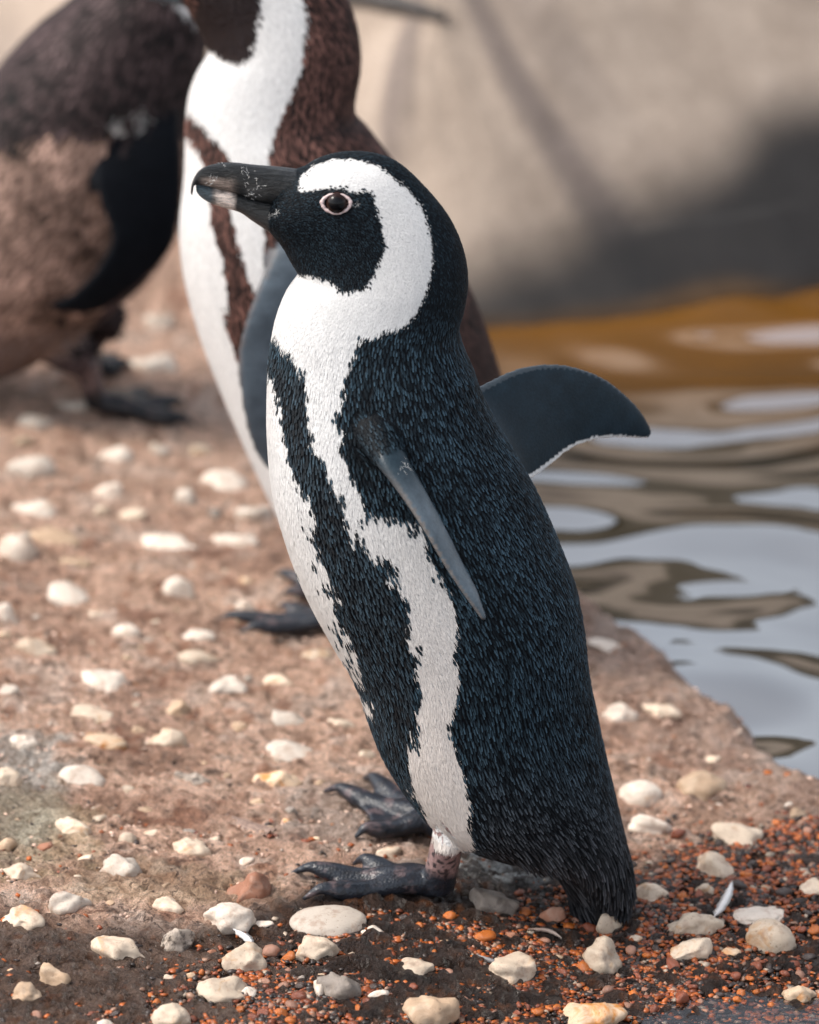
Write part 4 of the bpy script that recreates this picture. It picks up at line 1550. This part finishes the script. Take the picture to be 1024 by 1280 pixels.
LFT = dict(
    Y=LFT_Y, voxel=0.0036, smooth=3, white_count=8000, tousle=0.22, flip_spec=0.06, pink=0.3, foot_kw=dict(toe_r=0.0125),
    rings=[(-215, 440, -190, 470, 16), (-200, 395, -140, 478, 50), (-172, 340, -80, 482, 85), (-125, 272, 0, 470, 112), (-78, 200, 80, 432, 126), (-40, 140, 140, 388, 132), (2, 80, 196, 335, 132),
           (42, 36, 226, 280, 126), (85, 2, 237, 212, 114), (125, -30, 242, 152, 98), (158, -60, 252, 100, 84), (180, -92, 258, 62, 72), (196, -125, 264, 26, 62),
           (218, -152, 276, -2, 54), (252, -170, 294, -22, 50), (295, -166, 312, -40, 44), (325, -148, 326, -58, 34), (345, -130, 336, -72, 22), (356, -115, 346, -85, 12)],
    thighs=[((30, 400), (112, 452), 45, 24, -0.045), ((60, 380), (150, 405), 42, 22, 0.05)],
    flippers=[
        [(160, 120, LFT_Y - 0.04, 225, 120, LFT_Y - 0.03, 0.03), (140, 165, LFT_Y - 0.09, 226, 158, LFT_Y - 0.08, 0.026), (117, 215, LFT_Y - 0.12, 230, 205, LFT_Y - 0.10, 0.018), (126, 258, LFT_Y - 0.13, 228, 262, LFT_Y - 0.11, 0.015),
         (138, 298, LFT_Y - 0.135, 212, 316, LFT_Y - 0.115, 0.013), (118, 338, LFT_Y - 0.135, 170, 358, LFT_Y - 0.12, 0.012), (84, 370, LFT_Y - 0.13, 122, 390, LFT_Y - 0.12, 0.010), (58, 378, LFT_Y - 0.13, 70, 390, LFT_Y - 0.125, 0.007)],
        [(170, 120, LFT_Y + 0.04, 215, 120, LFT_Y + 0.03, 0.025), (180, 190, LFT_Y + 0.12, 225, 190, LFT_Y + 0.12, 0.014), (170, 260, LFT_Y + 0.14, 215, 265, LFT_Y + 0.14, 0.012), (150, 330, LFT_Y + 0.14, 165, 330, LFT_Y + 0.14, 0.007)],
    ],
    feet=[((128, 522), at(108, 452, LFT_Y - 0.045), [(244, 538), (232, 512), (190, 498)]),
          ((98, 468), at(140, 400, LFT_Y + 0.05), [(150, 474), (165, 466), (150, 458)])],
    skin=lft_skin, feather_col=lft_fcol, size=lft_size)
lft, lbase, LV, LF = bird('penguin', 'brown moulting penguin leaning forward behind the others, black flipper hanging down', LFT)
lbk = link('beak', None, lft)
mandible([(335, -125, 338, -98, 22), (360, -118, 362, -94, 17), (395, -106, 394, -86, 12), (420, -92, 416, -80, 7), (428, -80, 425, -75, 3)], LFT_Y, lambda u, v: np.tile([0.02, 0.02, 0.02], (len(u), 1)), 'upper_mandible', lbk, lbase, 12, 4)
mandible([(338, -100, 330, -78, 20), (362, -95, 356, -78, 14), (392, -87, 388, -74, 9), (412, -81, 410, -74, 4)], LFT_Y, lambda u, v: np.tile([0.02, 0.02, 0.02], (len(u), 1)), 'lower_mandible', lbk, lbase, 12, 4)
fluff('down_tuft', lft, lbase, [(145, 158, 6), (178, 153, 6)], LFT_Y, LV, LF, 8, 0.007, 40, 0.0005)

# ------------------------------------------------------------------ stones
def ico(sub):
    import bmesh
    bm = bmesh.new()
    bmesh.ops.create_icosphere(bm, subdivisions=sub, radius=1.0)
    V = np.array([v.co[:] for v in bm.verts])
    F = np.array([[v.index for v in f.verts] for f in bm.faces])
    bm.free()
    return V, F


ICO1, ICO2, ICO3, ICO4 = ico(1), ico(2), ico(3), ico(4)


def stone_shape(base, rng, cuts=7, noise=0.16, depth=(0.62, 0.92), fine=0.03, pits=0.0):
    V, F = base
    V = V.copy()
    off = rng.random(3) * 50
    for _ in range(cuts):
        n = rng.normal(size=3)
        n /= np.linalg.norm(n)
        d = rng.uniform(*depth)
        h = V @ n
        m = h > d
        V[m] -= np.outer((h[m] - d) * 0.88, n)
    r = 1 + noise * vnoise(V + off, 1.3, 3) + noise * 0.5 * vnoise(V + off, 2.9, 4) + fine * vnoise(V + off, 7.0, 5) + fine * 0.5 * vnoise(V + off, 15.0, 6)
    if pits:
        r -= pits * sstep((vnoise(V + off, 4.2, 8) - 0.25) / 0.3)
    V *= r[:, None]
    V /= np.abs(V).max(0)
    return V, F


SPECIAL = {
    0: 'cream pebble with a bright orange lower edge, set in the dry mud',
    1: 'cracked cream pebble embedded in mud beside a pitted grey stone',
    2: 'smooth white pebble with a dark gap along its upper side',
    3: 'round dark grey pitted stone sunk in the dry mud',
    4: 'cream and orange blotched pebble in dry mud below the white belly',
    7: 'cream pebble with brown rim alone on bare mud beside a wood chip',
    14: 'crumbly red brown rock in front of the near foot claws',
    15: 'flat white irregular stone between the red rock and the gravel',
    16: 'long smooth oval white pebble lying just below the near foot',
    17: 'blocky cream pebble below the long oval white one',
    26: 'angular grey stone on the wet gravel',
    28: 'large brown stone at the puddle edge below the small cream chip',
    29: 'pitted cream stone on orange gravel with a dark shed feather beside it',
    30: 'split upright cream pebble on gravel below the tail',
    31: 'curved cream pebble touching the tip of the tail',
    32: 'big yellow orange stone half under the puddle water',
    33: 'grey flint lying between the near foot and the tail',
    37: 'tall smooth cream pebble with a stained foot in the puddle',
    40: 'long cream cobble on wet grit by the bank',
    42: 'flat tan stone with a hole, beside the pond edge',
    49: 'largest chalky white lump on the far dry mud',
}


def rest(x, y, hz, sink):
    return gz1(x, y) + hz * (1 - sink)


def place_pebbles():
    for i, ((g, a, b, rot, mt), src) in enumerate(zip(PEB_W, PEB)):
        rng = np.random.default_rng(1000 + i)
        pit = 0.16 if 'pitted' in mt else (0.05 if mt in ('cream_stone', 'brick_stone') else 0.02)
        ang = mt in ('grey_stone', 'brick_stone')
        smooth = i in (16, 2, 37, 41)
        a, b = a * 1.06, b * 1.06
        V, F = stone_shape(ICO4 if a > 0.013 and src[1] > 840 else ICO3, rng, 3 if smooth else (11 if ang else 8), 0.07 if smooth else 0.24,
                           (0.75, 0.95) if smooth else ((0.45, 0.8) if ang else (0.58, 0.9)), 0.012 if smooth else 0.032, pit)
        elev = math.atan2(-(g - CAM)[2], (g - CAM)[1])
        dep = a * rng.uniform(0.62, 0.85)
        hz = math.sqrt(max(b * b - (dep * math.sin(elev)) ** 2, (0.5 * b) ** 2)) / math.cos(elev) * 1.3
        me = make_mesh('pebble', V * [a, dep, hz], F, M[mt])
        o = link('pebble', me)
        o.location = (g[0], g[1], g[2] + hz * (0.10 if src[1] > 1130 else -0.10))
        o.rotation_euler = (rng.normal(0, 0.08), R(-rot) * -1 if False else R(-rot) * 0.8, rng.normal(0, 0.12) + R(rot) * 0.8)
        if i in SPECIAL:
            tag(o, SPECIAL[i], 'pebble', 'pebbles of the bank')
        else:
            wet = src[1] > np.interp(src[0], [0, 230, 420, 600, 800, 1024], [1172, 1160, 1095, 1058, 1045, 985])
            kind = {'cream_stone': 'cream', 'white_stone': 'chalk white', 'amber_stone': 'amber stained', 'tan_stone': 'tan brown', 'grey_stone': 'grey', 'pitted_stone': 'pitted grey', 'brick_stone': 'brick red'}[mt]
            where = 'lying loose on the dark wet gravel' if wet else ('half buried in the bank beside the pond' if src[0] > 740 else 'half buried in the dry pinkish mud')
            size = 'small' if a < 0.0125 else ('large' if a > 0.0205 else 'middling')
            form = 'long flat' if src[2] / src[3] > 2.25 else ('rounded' if src[2] / src[3] < 1.45 else 'oval')
            x_, y_ = src[0], src[1]
            if not wet and x_ < 740:
                where = ('in mud near the moulting penguin feet' if y_ < 560 else
                         'in mud near the brown backed penguin' if y_ < 860 and x_ > 180 else
                         'in open dry mud away from any foot' if y_ < 860 else
                         'in mud near the black and white penguin feet' if x_ > 330 else
                         'on the lime whitened patch of mud' if x_ < 40 else 'in the crusted mud near the wet shore')
            tag(o, f'{size} {form} {kind} pebble {where}', 'pebble', f'{kind} pebbles {where}')


place_pebbles()


# orange gravel: the 300 largest bits are stones of their own, the rest is loose grit
def in_gravel(px, py):
    """how thick the gravel lies at a spot of the wet shore"""
    edge = np.interp(px, [0, 200, 330, 430, 560, 700, 800, 900, 1024], [1235, 1205, 1165, 1135, 1120, 1085, 1060, 1030, 1000])
    t = sstep((py - edge) / 45)
    t *= np.interp(px, [0, 200, 330, 500, 1024], [0.25, 0.45, 0.8, 1, 1])
    t *= 1 - 0.35 * sstep((py - 1235) / 30) * sstep((px - 640) / 100)
    return t


def gravel():
    rng = np.random.default_rng(55)
    protos = {}
    for mt in ('orange_gravel', 'rust_gravel', 'dark_gravel', 'pink_gravel'):
        protos[mt] = []
        for q in range(5):
            V, F = stone_shape(ICO2, rng, 8, 0.14, (0.5, 0.85), 0.03)
            protos[mt].append(make_mesh('gravel_stone', V * [1, rng.uniform(0.6, 0.85), rng.uniform(0.45, 0.7)], F, M[mt]))
    occupied = [(p[0], p[1], max(p[2], p[3])) for p in PEB]
    n, tries = 0, 0
    done = []
    names = {'orange_gravel': ('bright orange gravel stone among the wet grit', 'orange gravel stones'), 'rust_gravel': ('rust red gravel stone among the wet grit', 'rust red gravel stones'),
             'dark_gravel': ('blackish brown gravel stone among the wet grit', 'dark gravel stones'), 'pink_gravel': ('dull pinkish gravel stone among the wet grit', 'pinkish gravel stones')}
    fixed = [(607, 1172, 17, 'orange_gravel'), (597, 1125, 11, 'orange_gravel'), (362, 1195, 13, 'orange_gravel'), (375, 1245, 12, 'rust_gravel'), (575, 1160, 9, 'orange_gravel'),
             (711, 1157, 10, 'orange_gravel'), (693, 1160, 9, 'orange_gravel'), (728, 1208, 11, 'orange_gravel'), (703, 1215, 10, 'rust_gravel'), (650, 1115, 8, 'rust_gravel'),
             (848, 1042, 12, 'rust_gravel'), (855, 1120, 9, 'orange_gravel'), (874, 1118, 10, 'rust_gravel'), (945, 1148, 9, 'rust_gravel'), (840, 1207, 13, 'rust_gravel'), (810, 1195, 11, 'orange_gravel'),
             (852, 1248, 16, 'rust_gravel'), (790, 1245, 11, 'orange_gravel'), (797, 1090, 8, 'orange_gravel'), (962, 1078, 8, 'orange_gravel'), (935, 1165, 10, 'orange_gravel'), (960, 965, 7, 'orange_gravel'), (985, 968, 7, 'orange_gravel'), (935, 985, 8, 'rust_gravel'),
             (980, 1115, 13, 'dark_gravel'), (925, 1107, 12, 'dark_gravel'), (340, 1190, 14, 'pink_gravel'), (690, 1140, 12, 'rust_gravel'), (735, 1160, 12, 'rust_gravel')]
    while n < 330 and tries < 60000:
        tries += 1
        if n < len(fixed):
            px, py, r, mt = fixed[n]
        else:
            px, py = rng.uniform(-10, 1034), rng.uniform(985, 1290)
            if rng.random() > in_gravel(px, py) ** 1.5:
                continue
            r = 5.0 + 6.5 * rng.random() ** 2.2
            mt = rng.choice(['orange_gravel', 'rust_gravel', 'dark_gravel', 'pink_gravel'], p=[0.36, 0.37, 0.12, 0.15])
            if any((px - a) ** 2 + ((py - b) * 1.5) ** 2 < (c * 0.95 + r) ** 2 for a, b, c in occupied):
                continue
            if any((px - a) ** 2 + ((py - b) * 1.6) ** 2 < ((c + r) * 0.8) ** 2 for a, b, c in done):
                continue
            if 372 < px < 575 and 1075 < py < 1136:
                continue
        g = on_ground(px, py, 0.002)
        if rng.random() < 0.0:
            continue
        s = px_size(g) * r
        o = link('gravel_stone', protos[mt][int(rng.integers(5))])
        o.scale = (s, s, s)
        o.location = (g[0], g[1], g[2] + s * 0.22)
        o.rotation_euler = (rng.normal(0, 0.3), rng.normal(0, 0.3), rng.uniform(0, 6.28))
        tag(o, names[mt][0], 'gravel', names[mt][1])
        done.append((px, py, r))
        n += 1
    return done


GRAVEL = gravel()


def loose_grit(name, label, count, place, sizes, palette, mat, seed, lift=0.12):
    rng = np.random.default_rng(seed)
    V0, F0 = ico(1)
    V0 = V0[:12] if len(V0) == 12 else V0
    P = place(rng, count)
    n = len(P)
    s = sizes[0] + (sizes[1] - sizes[0]) * rng.random(n) ** 2.6
    jit = rng.uniform(0.45, 1.25, (n, len(V0), 1))
    th = rng.uniform(0, 6.28, n)
    sc = np.column_stack([np.ones(n), rng.uniform(0.5, 1, n), rng.uniform(0.3, 0.62, n)])
    L = V0[None] * jit * sc[:, None, :] * s[:, None, None]
    c, q = np.cos(th)[:, None], np.sin(th)[:, None]
    X = L[:, :, 0] * c - L[:, :, 1] * q
    Yy = L[:, :, 0] * q + L[:, :, 1] * c
    VV = np.stack([X, Yy, L[:, :, 2]], 2) + P[:, None, :] + np.array([0, 0, 1]) * (s * lift)[:, None, None]
    FF = (np.arange(n)[:, None, None] * len(V0) + F0[None]).reshape(-1, 3)
    pal = np.array([p[:3] for p in palette])
    pr = np.array([p[3] for p in palette])
    ci = rng.choice(len(pal), n, p=pr / pr.sum())
    cc = pal[ci] * rng.uniform(0.6, 1.35, (n, 1))
    me = make_mesh(name, VV.reshape(-1, 3), FF, M[mat], smooth=False)
    set_color(me, np.repeat(cc, len(V0), axis=0))
    o = link(name, me)
    tag(o, label, kind='stuff')
    o['category'] = 'grit'
    return o


def scatter_px(rng, count, x0, x1, y0, y1, dens, zf):
    out = []
    px, py = rng.uniform(x0, x1, count * 3), rng.uniform(y0, y1, count * 3)
    m = rng.random(count * 3) < dens(px, py)
    px, py = px[m][:count], py[m][:count]
    d = FWD[None] + np.outer((px - 512) * K, RGT) + np.outer((640 - py) * K, UPV)
    z = np.zeros(len(px))
    for _ in range(10):
        t = (z - CAM[2]) / d[:, 2]
        P = CAM + d * t[:, None]
        z = ground_base(P[:, 0], P[:, 1])
    P[:, 2] = z
    return P[z > -0.075]


loose_grit('wet_grit', 'wet orange and black grit covering the shore around the tail', 46000,
           lambda rng, n: scatter_px(rng, n, -60, 1100, 980, 1340, lambda x, y: in_gravel(x, y) * (0.30 + 0.7 * sstep((vnoise(np.column_stack([x, y * 1.6]), 0.022, 5) + 0.35) / 0.5)) + 0.03, None), (0.0005, 0.0050),
           [(0.36, 0.088, 0.016, 0.34), (0.21, 0.055, 0.022, 0.24), (0.035, 0.024, 0.02, 0.40), (0.26, 0.15, 0.10, 0.12), (0.36, 0.28, 0.21, 0.025)], 'grit', 71)
loose_grit('dry_crumbs', 'dry mud crumbs and specks strewn over the bank', 20000,
           lambda rng, n: scatter_px(rng, n, -80, 1100, 380, 1200, lambda x, y: (1 - in_gravel(x, y)) * (y < np.interp(x, [0, 230, 420, 600, 800, 1024], [1160, 1148, 1085, 1045, 1035, 975])) * (0.25 + 0.75 * sstep((y - 420) / 500)), None), (0.0006, 0.0030),
           [(0.72, 0.50, 0.39, 0.66), (0.20, 0.13, 0.10, 0.08), (0.62, 0.50, 0.41, 0.12), (0.50, 0.21, 0.09, 0.04)], 'dry_grit', 72, -0.05)


# ------------------------------------------------------------------ shed feathers, wood chip, stick, shell chips
def shed_feather(label, a_px, b_px, width, rgb0, rgb1, bow, zlift):
    """a small fallen feather: rachis with a vane on both sides, slightly cupped"""
    A_, B_ = on_ground(*a_px), on_ground(*b_px)
    n = 14
    d = B_ - A_
    side = np.array([-d[1], d[0], 0])
    side /= np.linalg.norm(side)
    V, C_ = [], []
    for i in range(n + 1):
        t = i / n
        p = A_ + d * t + side * bow * math.sin(math.pi * t) + np.array([0, 0, 0.003 + zlift * math.sin(math.pi * t * 0.6)])
        wv = width * (math.sin(math.pi * min(1, 0.08 + t * 0.92)) ** 0.7) * (0.3 if t < 0.15 else 1)
        rag = 1 + 0.12 * math.sin(i * 2.7)
        V += [p + side * wv * rag + np.array([0, 0, -0.001]), p + np.array([0, 0, 0.0009]), p - side * wv * 0.8 / rag + np.array([0, 0, -0.001]), p + np.array([0, 0, 0.0001])]
        k = t
        c_ = np.array(rgb0) * (1 - k) + np.array(rgb1) * k
        C_ += [c_, c_ * 1.2, c_, c_ * 0.8]
    F = []
    for i in range(n):
        for j in range(4):
            a, b = i * 4 + j, i * 4 + (j + 1) % 4
            F.append((a, b, b + 4, a + 4))
    V = np.array(V)
    base = V.mean(0)
    me = make_mesh('shed_feather', V - base, F, M['shed'])
    set_color(me, np.clip(np.array(C_), 0, 0.9))
    o = link('shed_feather', me, loc=base)
    tag(o, label, 'feather', 'fallen feathers')


shed_feather('dark grey shed feather lying against the pitted cream stone', (596, 1198), (648, 1228), 0.0048, (0.20, 0.19, 0.19), (0.03, 0.035, 0.045), 0.004, 0.002)
shed_feather('translucent brown shed feather curled on orange gravel', (660, 1166), (702, 1182), 0.0040, (0.22, 0.15, 0.12), (0.30, 0.25, 0.22), 0.006, 0.004)
shed_feather('white pointed shed feather standing up between pebbles by the puddle', (888, 1156), (915, 1118), 0.0050, (0.6, 0.56, 0.53), (0.7, 0.68, 0.66), -0.004, 0.010)
shed_feather('white downy feather between the flat white stone and the cream pebble', (290, 1165), (316, 1192), 0.0050, (0.62, 0.60, 0.58), (0.68, 0.66, 0.64), 0.003, 0.003)


def shard(label, px, py, ax, ay, rot, seed):
    rng = np.random.default_rng(seed)
    g = on_ground(px, py, 0.002)
    s = px_size(g)
    V, F = stone_shape(ICO2, rng, 9, 0.1, (0.4, 0.8), 0.02)
    o = link('shell_chip', make_mesh('shell_chip', V * [ax * s, ay * s * 1.4, ay * s * 0.7], F, M['white_stone']))
    o.location = (g[0], g[1], g[2] + 0.002)
    o.rotation_euler = (0.1, R(-rot), 0.2)
    tag(o, label, 'shell chip', 'shell chips')


shard('white pointed shell chip touching the angular grey stone', 400, 1236, 10, 14, 55, 1)
shard('thin curved white shell chip beside the angular grey stone', 470, 1243, 17, 6, 5, 2)
shard('tiny white chip at the end of the long oval pebble', 458, 1166, 8, 4, -10, 3)


def build_chip():
    g0, g1 = on_ground(283, 1022), on_ground(338, 1044)
    d = g1 - g0
    side = np.array([-d[1], d[0], 0]) / np.linalg.norm(d[:2])
    V, F = [], []
    rng = np.random.default_rng(9)
    for i in range(9):
        t = i / 8
        for j in range(9):
            e = (j - 4) / 4
            wv = 0.003 + 0.008 * t
            p = g0 + d * t + side * e * wv + np.array([0, 0, 0.0035 + 0.0018 * math.cos(e * 9 + 0.7) * t - 0.002 * e * e])
            V.append(p)
    for v in list(V):
        V.append(v - np.array([0, 0, 0.006]))
    for i in range(8):
        for j in range(8):
            a = i * 9 + j
            F.append((a, a + 1, a + 10, a + 9))
            F.append((81 + a, 81 + a + 9, 81 + a + 10, 81 + a + 1))
        for j in (0, 8):
            a = i * 9 + j
            F.append((a, a + 9, a + 90, a + 81))
    for j in range(8):
        for a in (j, 72 + j):
            F.append((a, a + 81, a + 82, a + 1))
    V = np.array(V)
    b = V.mean(0)
    o = link('wood_chip', make_mesh('wood_chip', V - b, F, M['chip']), loc=b)
    tag(o, 'grooved brown wood chip lying on the dry mud', 'wood chip')


build_chip()


def build_stick():
    """a dark stick lying on the slope of the pool wall"""
    p = []
    for px, py in ((418, -6), (470, 0), (515, 9), (556, 22)):
        d = Vector(ray(px, py)).normalized()
        p.append(np.array(WALL.ray_cast(Vector(CAM), d)[0] - d * 0.008))
    v, f = tube_mesh(*path_tube(p, [0.012, 0.013, 0.011, 0.006], 5, 12), seg=12)
    v2, f2 = tube_mesh(*path_tube([p[1], p[1] + np.array([0.03, 0.0, 0.035]), p[1] + np.array([0.05, 0.01, 0.075])], [0.007, 0.005, 0.002], 4, 10), seg=10)
    V = np.vstack([v, v2])
    F = list(f) + [tuple(i + len(v) for i in q) for q in f2]
    V = V + 0.0015 * fbm(V, 80, 2, 3)[:, None]
    b = V.mean(0)
    o = link('stick', make_mesh('stick', V - b, F, M['wood']), loc=b)
    tag(o, 'dark stick lying against the pale pool wall', 'stick')


build_stick()
